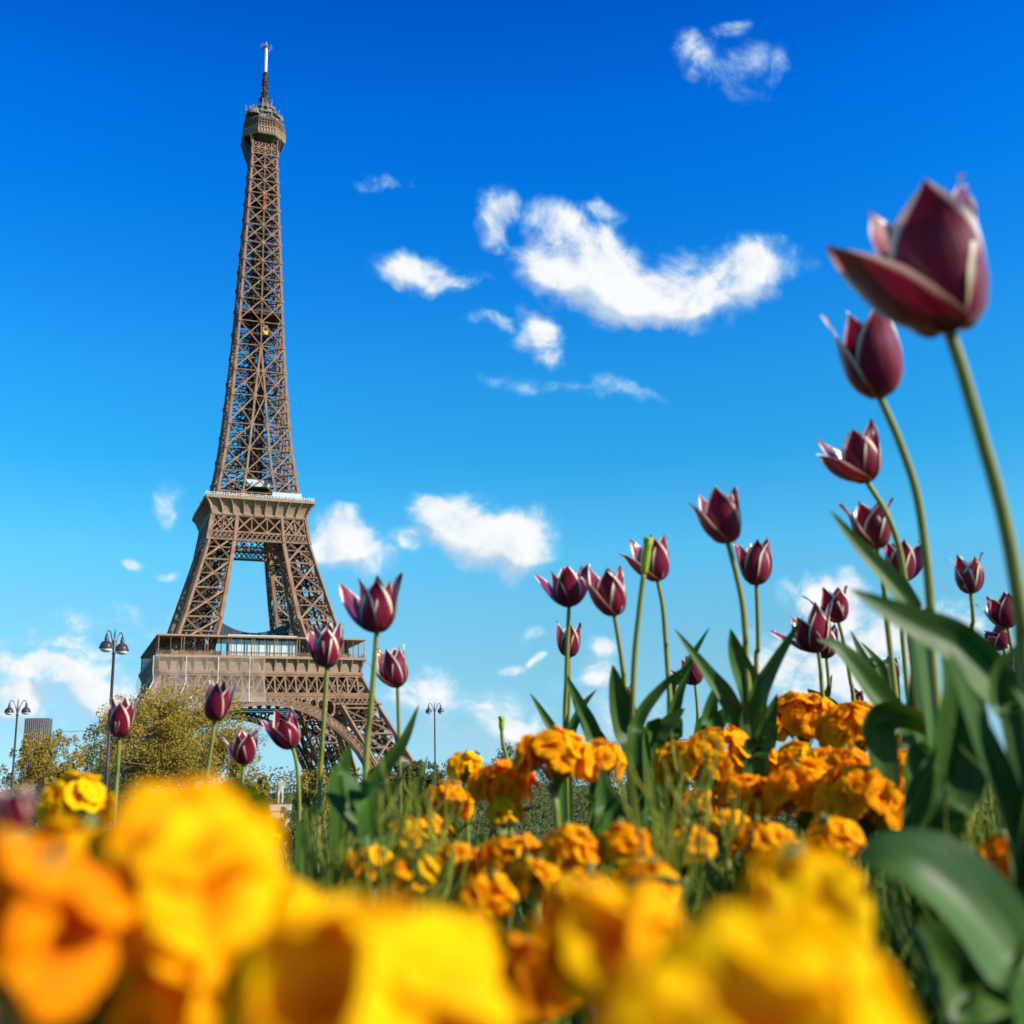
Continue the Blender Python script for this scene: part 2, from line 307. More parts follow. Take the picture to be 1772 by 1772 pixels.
def ground_material():
    m, nt, b = mat('garden_ground', .95, .1); N = nt.nodes.new; L = nt.links.new
    g = N('ShaderNodeNewGeometry'); ln = N('ShaderNodeVectorMath'); ln.operation = 'LENGTH'; L(g.outputs['Position'], ln.inputs[0])
    n = N('ShaderNodeTexNoise'); n.inputs['Scale'].default_value = 30; n.inputs['Detail'].default_value = 6; L(g.outputs['Position'], n.inputs['Vector'])
    n2 = N('ShaderNodeTexNoise'); n2.inputs['Scale'].default_value = .25; n2.inputs['Detail'].default_value = 8; L(g.outputs['Position'], n2.inputs['Vector'])
    s = N('ShaderNodeValToRGB'); s.color_ramp.elements[0].color = (.018, .012, .008, 1); s.color_ramp.elements[1].color = (.07, .05, .03, 1); L(n.outputs[0], s.inputs[0])
    gr = N('ShaderNodeValToRGB'); gr.color_ramp.elements[0].position = .35; gr.color_ramp.elements[1].position = .65
    gr.color_ramp.elements[0].color = (.045, .075, .018, 1); gr.color_ramp.elements[1].color = (.11, .13, .035, 1); L(n2.outputs[0], gr.inputs[0])
    mr = N('ShaderNodeMapRange'); mr.inputs[1].default_value = 4.5; mr.inputs[2].default_value = 5.0; L(ln.outputs['Value'], mr.inputs[0])
    mx = N('ShaderNodeMix'); mx.data_type = 'RGBA'; L(mr.outputs[0], mx.inputs[0]); L(s.outputs[0], mx.inputs[6]); L(gr.outputs[0], mx.inputs[7])
    L(mx.outputs[2], b.inputs['Base Color'])
    bp = N('ShaderNodeBump'); bp.inputs['Strength'].default_value = .6; bp.inputs['Distance'].default_value = .01; L(n.outputs[0], bp.inputs['Height']); L(bp.outputs[0], b.inputs['Normal'])
    return m
M['ground'] = ground_material()
def concrete_tower_material():
    m, nt, b = mat('ribbed_facade', .5, .4); N = nt.nodes.new; L = nt.links.new
    tc = N('ShaderNodeTexCoord'); sep = N('ShaderNodeSeparateXYZ'); L(tc.outputs['Object'], sep.inputs[0])
    f = N('ShaderNodeMath'); f.operation = 'FRACT'; d = N('ShaderNodeMath'); d.operation = 'DIVIDE'; d.inputs[1].default_value = 3.6; L(sep.outputs[2], d.inputs[0]); L(d.outputs[0], f.inputs[0])
    r = N('ShaderNodeValToRGB'); r.color_ramp.interpolation = 'CONSTANT'; r.color_ramp.elements[0].color = (.09, .09, .10, 1); r.color_ramp.elements[1].position = .62; r.color_ramp.elements[1].color = (.05, .06, .08, 1)
    L(f.outputs[0], r.inputs[0]); L(r.outputs[0], b.inputs['Base Color'])
    return m
M['facade'] = concrete_tower_material()
M['rib'] = noise_mat('facade_rib', (.19, .18, .185), (.25, .235, .23), .1, .6, .3)

# ------------------------------------------------------------------ mesh helpers
class MB:
    def __init__(s): s.v = []; s.f = []; s.a = []; s.smooth = False
    def add(s, vs, fs, att=None):
        o = len(s.v); s.v += [tuple(p) for p in vs]; s.f += [tuple(i + o for i in f) for f in fs]
        s.a += att if att else [(0, 0, 0)] * len(vs)
    def beam(s, p, q, w, h=None):
        p = Vector(p); q = Vector(q); d = q - p
        if d.length < 1e-6: return
        h = h or w; d.normalize()
        t = Vector((0, 0, 1)) if abs(d.z) < .95 else Vector((0, 1, 0))
        a = d.cross(t).normalized(); b = a.cross(d).normalized()
        vs = []
        for c in (p, q):
            for sx, sy in ((-1, -1), (1, -1), (1, 1), (-1, 1)): vs.append(c + a * (sx * w / 2) + b * (sy * h / 2))
        s.add(vs, [(0, 1, 2, 3), (7, 6, 5, 4), (0, 4, 5, 1), (1, 5, 6, 2), (2, 6, 7, 3), (3, 7, 4, 0)])
    def box(s, x0, x1, y0, y1, z0, z1):
        vs = [(x, y, z) for z in (z0, z1) for x, y in ((x0, y0), (x1, y0), (x1, y1), (x0, y1))]
        s.add(vs, [(3, 2, 1, 0), (4, 5, 6, 7), (0, 1, 5, 4), (1, 2, 6, 5), (2, 3, 7, 6), (3, 0, 4, 7)])
    def frustum(s, z0, r0, z1, r1, n=4, rot=math.pi / 4, cx=0, cy=0, sc=None):
        k = math.sqrt(2) if n == 4 else 1
        vs = []
        for z, r in ((z0, r0), (z1, r1)):
            for i in range(n):
                a = rot + 2 * math.pi * i / n; vs.append((cx + r * k * math.cos(a), cy + r * k * math.sin(a), z))
        fs = [tuple(range(n))[::-1], tuple(range(n, 2 * n))]
        for i in range(n): j = (i + 1) % n; fs.append((i, j, n + j, n + i))
        s.add(vs, fs)
    def lathe(s, prof, n=16, c=(0, 0, 0)):
        vs = []; fs = []
        for r, z in prof:
            for i in range(n):
                a = 2 * math.pi * i / n; vs.append((c[0] + r * math.cos(a), c[1] + r * math.sin(a), c[2] + z))
        for k in range(len(prof) - 1):
            for i in range(n):
                j = (i + 1) % n; fs.append((k * n + i, k * n + j, (k + 1) * n + j, (k + 1) * n + i))
        s.add(vs, fs)
    def tube(s, pts, rad, n=8, att=0.5):
        pts = [Vector(p) for p in pts]; vs = []; fs = []; at = []
        ref = Vector((0.3, 1, 0.1)).normalized()
        for k, p in enumerate(pts):
            t = (pts[min(k + 1, len(pts) - 1)] - pts[max(k - 1, 0)]).normalized()
            a = t.cross(ref)
            if a.length < .05: a = t.cross(Vector((1, 0, 0)))
            a.normalize(); b = a.cross(t)
            r = rad[k] if isinstance(rad, (list, tuple)) else rad
            for i in range(n):
                g = 2 * math.pi * i / n; vs.append(p + a * (r * math.cos(g)) + b * (r * math.sin(g))); at.append((i / n, k * .15, att))
        for k in range(len(pts) - 1):
            for i in range(n):
                j = (i + 1) % n; fs.append((k * n + i, (k + 1) * n + i, (k + 1) * n + j, k * n + j))
        fs.append(tuple(range(n))); fs.append(tuple(range((len(pts) - 1) * n, len(pts) * n))[::-1])
        s.add(vs, fs, at)
    def mesh(s, name, material, smooth=False):
        me = bpy.data.meshes.new(name); me.from_pydata(s.v, [], s.f); me.materials.append(material)
        a = me.attributes.new('uvw', 'FLOAT_VECTOR', 'POINT'); a.data.foreach_set('vector', [c for t in s.a for c in t])
        if smooth: me.polygons.foreach_set('use_smooth', [True] * len(me.polygons))
        me.update(); return me
    def obj(s, name, material, parent=None, smooth=False, world=False):
        """link as one mesh object; with world=True the vertices are world points and are shifted into the parent's frame"""
        if world and parent is not None:
            o = Vector(parent.location); s.v = [tuple(Vector(p) - o) for p in s.v]
        return link(name, s.mesh(name, material, smooth), parent)
def link(name, me, parent=None):
    o = bpy.data.objects.new(name, me); COL.objects.link(o)
    if parent is not None: o.parent = parent
    return o
def thing(name, label, cat, loc=(0, 0, 0), rz=0, group=None):
    o = bpy.data.objects.new(name, None); o.empty_display_size = .1; COL.objects.link(o); o.location = loc; o.rotation_euler = (0, 0, rz)
    return tag(o, label, cat, group)
def tag(o, label=None, cat=None, group=None, kind=None):
    if label: o['label'] = label
    if cat: o['category'] = cat
    if group: o['group'] = group
    if kind: o['kind'] = kind
    return o
def catmull(pts, n=8):
    pts = [Vector(p) for p in pts]
    if len(pts) < 3:
        return [pts[0].lerp(pts[-1], i / n) for i in range(n + 1)]
    q = [pts[0] * 2 - pts[1]] + pts + [pts[-1] * 2 - pts[-2]]; out = []
    for i in range(1, len(q) - 2):
        for k in range(n):
            t = k / n; a, b, c, d = q[i - 1], q[i], q[i + 1], q[i + 2]
            out.append(.5 * ((2 * b) + (c - a) * t + (2 * a - 5 * b + 4 * c - d) * t * t + (3 * b - a - 3 * c + d) * t ** 3))
    out.append(pts[-1]); return out
def lerp(a, b, t): return a + (b - a) * t
def interp(x, tab):
    if x <= tab[0][0]: return tab[0][1]
    for (a, b), (c, d) in zip(tab, tab[1:]):
        if x <= c: return b + (d - b) * (x - a) / (c - a)
    return tab[-1][1]

# ------------------------------------------------------------------ ground
TERR = [(0, 0), (5.0, 0), (7, -.25), (16, -1.0), (40, -2.6), (70, -4.8), (110, -7.6), (160, -9.4), (250, -9.9), (9000, -9.9)]
def gz(x, y): return interp(math.hypot(x, y), TERR)
def ground():
    mb = MB(); rs = [0, .3, .8, 1.5, 2.5, 3.5, 5, 6, 7, 10, 16, 25, 40, 55, 70, 90, 110, 135, 160, 250, 500, 1200, 3000, 9000]; n = 64
    vs = [(0, 0, 0)]; fs = []
    for r in rs[1:]:
        for i in range(n):
            a = 2 * math.pi * i / n; vs.append((r * math.cos(a), r * math.sin(a), interp(r, TERR)))
    for i in range(n): fs.append((0, 1 + i, 1 + (i + 1) % n))
    for k in range(len(rs) - 2):
        for i in range(n):
            j = (i + 1) % n; fs.append((1 + k * n + i, 1 + (k + 1) * n + i, 1 + (k + 1) * n + j, 1 + k * n + j))
    mb.add(vs, fs); tag(mb.obj('ground', M['ground'], smooth=True), kind='structure')
ground()

# ------------------------------------------------------------------ iron lattice tower
TD, TROT = 440.92, R(22.253)
TPOS = Vector((-TD * math.sin(R(13.1906)), TD * math.cos(R(13.1906)), CAMZ - 10.225))
HO = [(0, 59.0), (18.7, 49.9), (24.7, 47), (37.4, 40.7), (50, 34.6), (57, 31.6), (64, 28.9), (87, 22.5), (101, 18.5), (112, 17.0), (120, 15.3), (141, 12.3), (160, 10.8), (180, 9.4), (200, 8.4), (220, 7.55), (234, 6.8), (268, 5.25), (276, 5.1)]
HI = [(0, 43.5), (19.8, 34.9), (27.9, 30.9), (38.6, 25.8), (49.6, 20.5), (64, 14.4), (82, 11.3), (100, 8.4), (112, 7.2), (120, 6.0), (129.5, 4.5), (147, 3.0), (165, 1.5), (181, 0.0)]
O_ = lambda h: interp(h, HO)
I_ = lambda h: interp(h, HI)
def sidept(k, x, d, h):
    """point on side k (0 = front): x along the face, d out from the axis, height h"""
    return ((x, -d, h), (d, x, h), (-x, d, h), (-d, -x, h))[k]
def build_tower():
    rnd = random.Random(3)
    T = thing('iron_lattice_tower', 'tall brown iron lattice tower with two platforms, an arch and an antenna mast', 'tower', TPOS, TROT)
    # --- lower and middle pillars
    def pillar(name, sx, sy, levels, w, wd):
        mb = MB(); ck = []
        for a, b in ((1, 1), (0, 1), (1, 0), (0, 0)):            # corner posts: outer/inner in x and y
            pts = []
            for h in levels:
                o, i = O_(h) - w / 2, I_(h) + w / 2
                pts.append(Vector((sx * (o if a else i), sy * (o if b else i), h)))
            for p, q in zip(pts, pts[1:]): mb.beam(p, q, w * 1.15, w * 1.15)
            ck.append(pts)
        A, B, C, D = ck
        for f0, f1 in ((A, B), (A, C), (B, D), (C, D)):
            for k in range(len(levels) - 1):
                p0, p1, q0, q1 = f0[k], f0[k + 1], f1[k], f1[k + 1]
                mb.beam(p0, q1, wd); mb.beam(q0, p1, wd); mb.beam(p0, q0, wd * .9)
                c = (p0 + q1 + q0 + p1) / 4
                mb.beam((p0 + p1) / 2, (q0 + q1) / 2, wd * .55)
                n = (p1 - p0).cross(q0 - p0).normalized()
                mb.beam(c - n * .25, c + n * .25, wd * 2.0)
                for e in ((p0 + p1) / 2, (q0 + q1) / 2):          # secondary bracing
                    for t in (p0.lerp(q0, .5), p1.lerp(q1, .5)): mb.beam(e, t, wd * .2)
            mb.beam(f0[-1], f1[-1], wd)
        leg = mb.obj(name, M['iron'], T); mb = MB()
        # lift tracks, stairs and inner ties: a tangle of thin members inside the pillar
        for k in range(len(levels) - 1):
            for _ in range(44):
                u = [rnd.random() for _ in range(6)]
                def pick(a, b, t):
                    h = lerp(levels[k], levels[k + 1], t); o, i = O_(h), I_(h)
                    return Vector((sx * lerp(i + .5, o - .5, a), sy * lerp(i + .5, o - .5, b), h))
                mb.beam(pick(u[0], u[1], u[4]), pick(u[2], u[3], u[5]), .28)
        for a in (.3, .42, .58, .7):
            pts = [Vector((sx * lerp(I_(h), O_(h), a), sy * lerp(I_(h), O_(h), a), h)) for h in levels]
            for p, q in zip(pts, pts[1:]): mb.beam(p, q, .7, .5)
        mb.obj('inner_bracing', M['iron_dark'], leg)  # dark iron and added ties carry the shade inside the pillar
    for sx, sy in ((-1, -1), (1, -1), (1, 1), (-1, 1)):
        pillar('lower_leg', sx, sy, [0, 9, 19, 29, 38, 46, 54], 1.2, .64)
        pillar('upper_leg', sx, sy, [57, 60, 70.5, 81.5, 92.5, 102, 111], 1.12, .66)
    # masonry feet
    for sx, sy in ((-1, -1), (1, -1), (1, 1), (-1, 1)):
        mb = MB(); mb.frustum(-.5, 9.5, 3.2, 8.2, 4, math.pi / 4, sx * 51.3, sy * 51.3); mb.obj('masonry_foot', M['stone'], T)
    # --- arches with ornamental band
    def arc(a, b, t): return a * math.cos(t), 2 + b * math.sin(t)
    for k in range(4):
        mb = MB(); n = 44; prev = None; t0, t1 = R(20), R(160)
        for i in range(n + 1):
            t = lerp(t0, t1, i / n); xo, ho = arc(38.6, 39.6, t); xi, hi = arc(36.3, 37.3, t)
            po = Vector(sidept(k, xo, O_(ho) + .1, ho)); pi = Vector(sidept(k, xi, O_(hi) + .1, hi))
            po2 = Vector(sidept(k, xo, O_(ho) - 3.0, ho)); pi2 = Vector(sidept(k, xi, O_(hi) - 3.0, hi))
            if prev:
                a, b, c, d = prev
                mb.beam(a, po, .65, 1.0); mb.beam(b, pi, .65, 1.0); mb.beam(c, po2, .5); mb.beam(d, pi2, .5)
                mb.beam(a, pi, .34); mb.beam(b, po, .34); mb.beam(d, pi, .28)
                m0 = (a + b) / 2; m1 = (po + pi) / 2; mb.beam(m0, m1, .3)
            mb.beam(po, pi, .42); mb.beam(po2, po, .35); mb.beam(pi2, pi, .35); prev = (po, pi, po2, pi2)
        # round openings between arch and girder
        for x in [s * v for s in (-1, 1) for v in (9.5, 13.2, 16.6, 19.4, 22.0)]:
            lo = 2 + 39.6 * math.sqrt(max(0, 1 - (x / 38.6) ** 2)); hi_ = min(41.6, 49.5 - (abs(x) - 20.5) * 2.1 if abs(x) > 20.5 else 41.6)
            r = max(.5, (hi_ - lo) / 2 * .82); cz = (hi_ + lo) / 2; pr = None
            for i in range(15):
                a = 2 * math.pi * i / 14; p = Vector(sidept(k, x + min(r, 1.75) * math.cos(a), O_(cz + r * math.sin(a)) + .1, cz + r * math.sin(a)))
                if pr: mb.beam(pr, p, .5, .8)
                pr = p
            mb.beam(sidept(k, x - 1.9, O_(lo) + .1, lo), sidept(k, x - 1.9, O_(hi_) + .1, hi_), .45)
        # spandrel plate behind the circles
        mb.obj('arch', M['iron'], T)
    # --- first platform
    fp = MB()
    for k in range(4):
        def S(x, d, h): return sidept(k, x, d, h)
        xs = [lerp(-33.0, 33.0, i / 18) for i in range(19)]
        g0, g1, gm = 42.9, 49.5, 46.2
        for h in (42.3, 43.0, 49.4):
            fp.beam(S(-O_(h), O_(h), h), S(O_(h), O_(h), h), .75, .6)
        fp.beam(S(-O_(41.6), O_(41.6), 41.6), S(O_(41.6), O_(41.6), 41.6), .5, .5)
        fp.beam(S(-O_(50), O_(50) + .4, 50.2), S(O_(50), O_(50) + .4, 50.2), .9, .8)
        for i, x in enumerate(xs):
            fp.beam(S(x, O_(43), 43), S(x, O_(49.4), 49.4), .5)
            if i < 18:
                x1 = xs[i + 1]
                fp.beam(S(x, O_(43), 43), S(x1, O_(49.4), 49.4), .42); fp.beam(S(x1, O_(43), 43), S(x, O_(49.4), 49.4), .42)
                fp.beam(S(x, O_(43) - 4, 43), S(x1, O_(49.4) - 4, 49.4), .34); fp.beam(S(x1, O_(43) - 4, 43), S(x, O_(49.4) - 4, 49.4), .34)
        # small lattice band at the outer ends beneath
        for s in (-1, 1):
            n = 9
            for i in range(n):
                a, b = lerp(23.5, 38, i / n), lerp(23.5, 38, (i + 1) / n)
                fp.beam(S(s * a, O_(39.6), 39.6), S(s * b, O_(42), 42), .32); fp.beam(S(s * b, O_(39.6), 39.6), S(s * a, O_(42), 42), .32)
            fp.beam(S(s * 23, O_(39.4), 39.4), S(s * 41, O_(39.4), 39.4), .5)
    # floor slab ring and girders under it
    for (a, b, c, d) in ((-35, 35, -35, -13), (-35, 35, 13, 35), (-35, -13, -13, 13), (13, 35, -13, 13)): fp.box(a, b, c, d, 55.6, 56.1)
    for i in range(13):
        x = lerp(-33, 33, i / 12)
        for h in (50, 54.8):
            for (a, b) in ((-33, 33),):
                if abs(x) > 13: fp.beam((x, a, h), (x, b, h), .45); fp.beam((a, x, h), (b, x, h), .45)
                else:
                    for s in (-1, 1): fp.beam((x, s * 13, h), (x, s * 33, h), .45); fp.beam((s * 13, x, h), (s * 33, x, h), .45)
    fpo = fp.obj('first_platform', M['iron'], T)
    fr = MB()
    for k in range(4):
        def S(x, d, h): return sidept(k, x, d, h)
        n = 18
        for i in range(n):
            a, b = lerp(-35.3, 35.3, i / n), lerp(-35.3, 35.3, (i + 1) / n)
            # coved panel: flares outwards to the deck
            pr = [(50.6, 34.4), (51.8, 34.5), (53.4, 34.75), (55.2, 35.0)]
            vs = []
            for h, d in pr: sc_ = d / 35.3; vs += [S(a * sc_, d, h), S(b * sc_, d, h)]
            fr.add(vs, [(0, 1, 3, 2), (2, 3, 5, 4), (4, 5, 7, 6)])
        for i in range(n + 1):
            x = lerp(-35.0, 35.0, i / n)
            fr.beam(S(x, 34.6, 50.8), S(x, 35.1, 54), .45, .5)
            p = [S(x - .22, 35.0, 52.2), S(x + .22, 35.0, 52.2), S(x + .22, 36.2, 55.0), S(x - .22, 36.2, 55.0), S(x - .22, 34.8, 55.0), S(x + .22, 34.8, 55.0)]
            fr.add(p, [(0, 1, 2, 3), (0, 3, 4), (1, 5, 2), (3, 2, 5, 4)])
        fr.beam(S(-36.2, 35.6, 55.6), S(36.2, 35.6, 55.6), 1.5, .9)
        fr.beam(S(-35.2, 35.0, 50.7), S(35.2, 35.0, 50.7), .5, .4)
    fr.obj('frieze', M['iron_panel'], fpo)
    # gallery: posts, railing, roof
    ga = MB()
    for k in range(4):
        def S(x, d, h): return sidept(k, x, d, h)
        n = 9
        for i in range(n + 1):
            x = lerp(-35.4, 35.4, i / n)
            for dx in ((-.45, .45) if 0 < i < n else (0,)): ga.beam(S(x + dx, 35.5, 56), S(x + dx, 35.5, 62.2), .26)
            if i < n: ga.beam(S(x + 3.9, 35.5, 57.2), S(x + 3.9, 35.5, 62.2), .12)
        for h in (56.5, 56.9, 57.3): ga.beam(S(-35.6, 35.7, h), S(35.6, 35.7, h), .12)
        for i in range(90):
            x = lerp(-35.5, 35.5, i / 89); ga.beam(S(x, 35.7, 56), S(x, 35.7, 57.3), .08)
    ga.obj('gallery_railing', M['iron'], fpo)
    rf = MB()
    for (a, b, c, d) in ((-36, 36, -36, -29), (-36, 36, 29, 36), (-36, -29, -29, 29), (29, 36, -29, 29)): rf.box(a, b, c, d, 62.3, 62.9)
    rf.obj('gallery_roof', M['iron_panel'], fpo)
    first = None
    for bx in ((-11.5, -4.2, -33.4, -24, 56.3, 61.6), (-3.9, 3.6, -33.4, -24, 56.3, 61.6), (3.9, 11.2, -33.4, -24, 56.3, 61.6), (-32.5, -23.5, -9, 9, 56.3, 61.5), (23.5, 32.5, -9, 9, 56.3, 61.5), (-11, 11, 24, 33, 56.3, 61.5)):
        pv = MB(); pv.box(*bx); pvo = pv.obj('glass_pavilion', M['glass'], fpo); first = first or pvo
    pvo = first
    pv = MB(); pv.box(-12, 12, -31.5, -23, 63.0, 63.8); pv.obj('pavilion_roof_light', M['glass'], fpo)
    fm = MB()
    for x in (-11.7, -9.2, -6.6, -4.05, -1.5, 1.0, 3.75, 6.3, 8.8, 11.4): fm.beam((x, -33.5, 56.2), (x, -33.5, 62.2), .2 if abs(x) < 11 else .35)
    fm.beam((-11.7, -33.5, 57.4), (11.4, -33.5, 57.4), .12)
    fm.obj('window_frame', M['equip'], pvo)
    for s in (-1, 1):                                             # inner halls behind the gallery, shade put into dark iron
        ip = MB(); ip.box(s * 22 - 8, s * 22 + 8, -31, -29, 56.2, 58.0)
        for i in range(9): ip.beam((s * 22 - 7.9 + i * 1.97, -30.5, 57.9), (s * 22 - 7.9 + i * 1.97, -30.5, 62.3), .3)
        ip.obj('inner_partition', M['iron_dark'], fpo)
    cn = MB(); n = 20; vs = []
    for i in range(n + 1):
        t = i / n * 2 - 1; zt = 67.4 + 5.0 * t * t
        for y, z in ((-10, zt), (-2, zt + .3), (-2, zt - .1), (-9.7, zt - .4), (-9.7, 63.2), (-10, 63.2)): vs.append((t * 13.4, y, z))
    cn.add(vs, [(6 * i + k, 6 * i + (k + 1) % 6, 6 * i + 6 + (k + 1) % 6, 6 * i + 6 + k) for i in range(n) for k in range(6)] + [(5, 4, 3, 2, 1, 0), tuple(6 * n + k for k in range(6))])
    cn.obj('curved_canopy', M['darkmesh'], fpo)
    # --- second platform
    sp = MB()
    for k in range(4):
        def S(x, d, h): return sidept(k, x, d, h)
        for h, w in ((100.4, .7), (103.4, .65), (109.9, .8)): sp.beam(S(-O_(h), O_(h), h), S(O_(h), O_(h), h), w)
        xi = [-1, -.48, .48, 1]
        for j in range(3):
            nn = 2 if j != 1 else 3
            for i in range(nn):
                a, b = lerp(xi[j], xi[j + 1], i / nn), lerp(xi[j], xi[j + 1], (i + 1) / nn)
                for (x0, x1) in ((a, b), (b, a)): sp.beam(S(x0 * O_(103.5), O_(103.5), 103.5), S(x1 * O_(109.6), O_(109.6), 109.6), .5)
                sp.beam(S(a * O_(103.5), O_(103.5), 103.5), S(a * O_(109.6), O_(109.6), 109.6), .35)
            nn = 6 if j != 1 else 10
            for i in range(nn):
                a, b = lerp(xi[j], xi[j + 1], i / nn), lerp(xi[j], xi[j + 1], (i + 1) / nn)
                for (x0, x1) in ((a, b), (b, a)): sp.beam(S(x0 * O_(100.6), O_(100.6), 100.6), S(x1 * O_(103.2), O_(103.2), 103.2), .3)
        for t in (-1, -.48, .48, 1): sp.beam(S(t * O_(100), O_(100) + .05, 100), S(t * O_(110), O_(110) + .05, 110), .95)
        # inner ring seen through the opening
        for h in (98.6, 103.4): sp.beam(S(-9, 8.6, h), S(9, 8.6, h), .5)
        for i in range(9):
            a, b = lerp(-9, 9, i / 9), lerp(-9, 9, (i + 1) / 9)
            for (x0, x1) in ((a, b), (b, a)): sp.beam(S(x0, 8.6, 98.6), S(x1, 8.6, 101), .3); sp.beam(S(x0, 8.6, 101), S(x1, 8.6, 103.4), .3)
    sp.box(-17, 17, -17, 17, 109.2, 109.8)
    spo = sp.obj('second_platform', M['iron'], T)
    lp = MB()                                                     # coved lip carrying the deck, on brackets
    prof = [(110.2, 17.3), (111.6, 17.5), (113.2, 18.0), (114.6, 18.8), (115.6, 19.6)]
    for k in range(4):
        def S(x, d, h): return sidept(k, x, d, h)
        n = 9
        for (h0, d0), (h1, d1) in zip(prof, prof[1:]): lp.add([S(-d0, d0, h0), S(d0, d0, h0), S(d1, d1, h1), S(-d1, d1, h1)], [(0, 1, 2, 3)])
        for i in range(n + 1):
            t = lerp(-1, 1, i / n)
            for (h0, d0), (h1, d1) in zip(prof, prof[1:]): lp.beam(S(t * d0, d0 + .35, h0), S(t * d1, d1 + .35, h1), .4, .9)
        lp.beam(S(-20.0, 19.75, 116.0), S(20.0, 19.75, 116.0), 1.0, 1.0)
        lp.beam(S(-17.4, 17.5, 110.2), S(17.4, 17.5, 110.2), .8, .6)
    lp.box(-19.4, 19.4, -19.4, 19.4, 115.6, 116.1)
    lp.obj('deck_lip', M['iron_panel'], spo)
    rl = MB()
    for k in range(4):
        def S(x, d, h): return sidept(k, x, d, h)
        for h in (117.0, 117.6): rl.beam(S(-19.8, 19.8, h), S(19.8, 19.8, h), .1)
        for i in range(45): x = lerp(-19.8, 19.8, i / 44); rl.beam(S(x, 19.8, 116.4), S(x, 19.8, 118.0 if i % 3 == 0 else 117.4), .14)
    rl.obj('deck_railing', M['white'], spo)
    bn = MB(); bn.box(4.5, 15.5, -17.6, -17.4, 117.2, 119.7); bn.obj('banner', M['glass'], spo)
    kb = MB()
    for (a, b, c, d) in ((-13, -5, -13, -5), (5, 13, -13, -5), (5, 13, 5, 13), (-13, -5, 5, 13)): kb.box(a, b, c, d, 116.2, 120.2)
    kb.box(-9.5, 9.5, -9.5, 9.5, 121.5, 122.1); kb.box(-5, 5, -11, -4, 122.3, 126.0)
    kb.obj('deck_kiosk', M['iron_dark'], spo)
    gk = MB(); gk.box(-4.4, 4.4, -12.3, -11.2, 122.8, 125.4); gk.obj('kiosk_window', M['glass'], spo)
    # --- upper shaft
    lv = [112, 119.5, 128, 137.5, 147.5, 159.5, 170, 180.8, 191, 200.8, 210, 218, 226, 234, 241.5, 248.5, 254.5, 260.8, 266.5]
    sh = MB()
    for k in range(4):
        def S(x, d, h): return sidept(k, x, d, h)
        for a, b in zip(lv, lv[1:]):
            oa, ob, ia, ib = O_(a), O_(b), I_(a), I_(b); sc_ = 1.0 if a < 180 else .88
            w, wx = .95 * sc_, .46 * sc_
            sh.beam(S(-oa + .4, oa - .4, a), S(-ob + .4, ob - .4, b), w * 1.05)
            cols = [(-oa, -ia, -ob, -ib), (ia, oa, ib, ob)]
            for s in (-1, 1):
                sh.beam(S(s * max(ia, .02), oa, a), S(s * max(ib, .02), ob, b), w * (.62 if a >= 180 else .78))
                xo, xi, yo, yi = s * oa, s * ia, s * ob, s * ib
                sh.beam(S(xo, oa, a), S(yi, ob, b), wx); sh.beam(S(xi, oa, a), S(yo, ob, b), wx)
                mh = (a + b) / 2; sh.beam(S(s * O_(mh), O_(mh), mh), S(s * I_(mh), O_(mh), mh), wx * .45)
            sh.beam(S(-oa, oa, a), S(oa, oa, a), wx * .8)
            if a < 175: sh.beam(S(-ia, oa, a), S(ib, ob, b), wx * .8); sh.beam(S(ia, oa, a), S(-ib, ob, b), wx * .8)
            # gussets
            for x in ((-ia, ia) if a < 181 else (0,)): sh.beam(S(x, oa - .1, a), S(x, oa + .5, a), 1.5 * sc_)
            for s in (-1, 1): sh.beam(S(s * (oa - .5), oa - .1, a), S(s * (oa - .5), oa + .42, a), 1.25 * sc_)
        # lattice rows below the cabin
        for i in range(4):
            a, b = lerp(-5.2, 5.2, i / 4), lerp(-5.2, 5.2, (i + 1) / 4)
            for (h0, h1) in ((267, 269.6), (269.6, 273)):
                sh.beam(S(a, 5.25, h0), S(b, 5.2, h1), .3); sh.beam(S(b, 5.25, h0), S(a, 5.2, h1), .3); sh.beam(S(a, 5.3, h0), S(a, 5.25, h1), .45)
        for h in (266.8, 269.6): sh.beam(S(-5.3, 5.3, h), S(5.3, 5.3, h), .5)
        sh.beam(S(-5.2, 5.2, 266), S(-5.3, 5.3, 274.4), .9)
    sho = sh.obj('upper_shaft', M['iron'], T)
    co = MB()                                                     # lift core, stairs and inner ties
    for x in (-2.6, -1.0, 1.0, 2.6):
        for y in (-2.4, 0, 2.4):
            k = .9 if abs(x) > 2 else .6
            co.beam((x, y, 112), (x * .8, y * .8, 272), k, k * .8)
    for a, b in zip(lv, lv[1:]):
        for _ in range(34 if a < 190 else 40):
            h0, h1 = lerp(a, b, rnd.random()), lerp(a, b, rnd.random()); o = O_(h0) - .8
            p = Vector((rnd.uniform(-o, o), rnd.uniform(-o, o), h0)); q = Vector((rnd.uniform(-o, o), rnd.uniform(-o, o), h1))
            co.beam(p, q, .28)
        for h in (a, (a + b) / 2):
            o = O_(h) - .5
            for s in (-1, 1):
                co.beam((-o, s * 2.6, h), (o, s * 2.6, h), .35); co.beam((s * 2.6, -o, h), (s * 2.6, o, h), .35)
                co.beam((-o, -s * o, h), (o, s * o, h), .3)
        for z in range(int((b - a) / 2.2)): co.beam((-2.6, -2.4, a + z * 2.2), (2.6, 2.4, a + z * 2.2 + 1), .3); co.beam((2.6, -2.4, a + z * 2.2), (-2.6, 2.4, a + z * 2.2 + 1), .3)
    co.obj('lift_core', M['iron_dark'], sho)  # shade inside the shaft is put into dark iron, deepened by extra ties
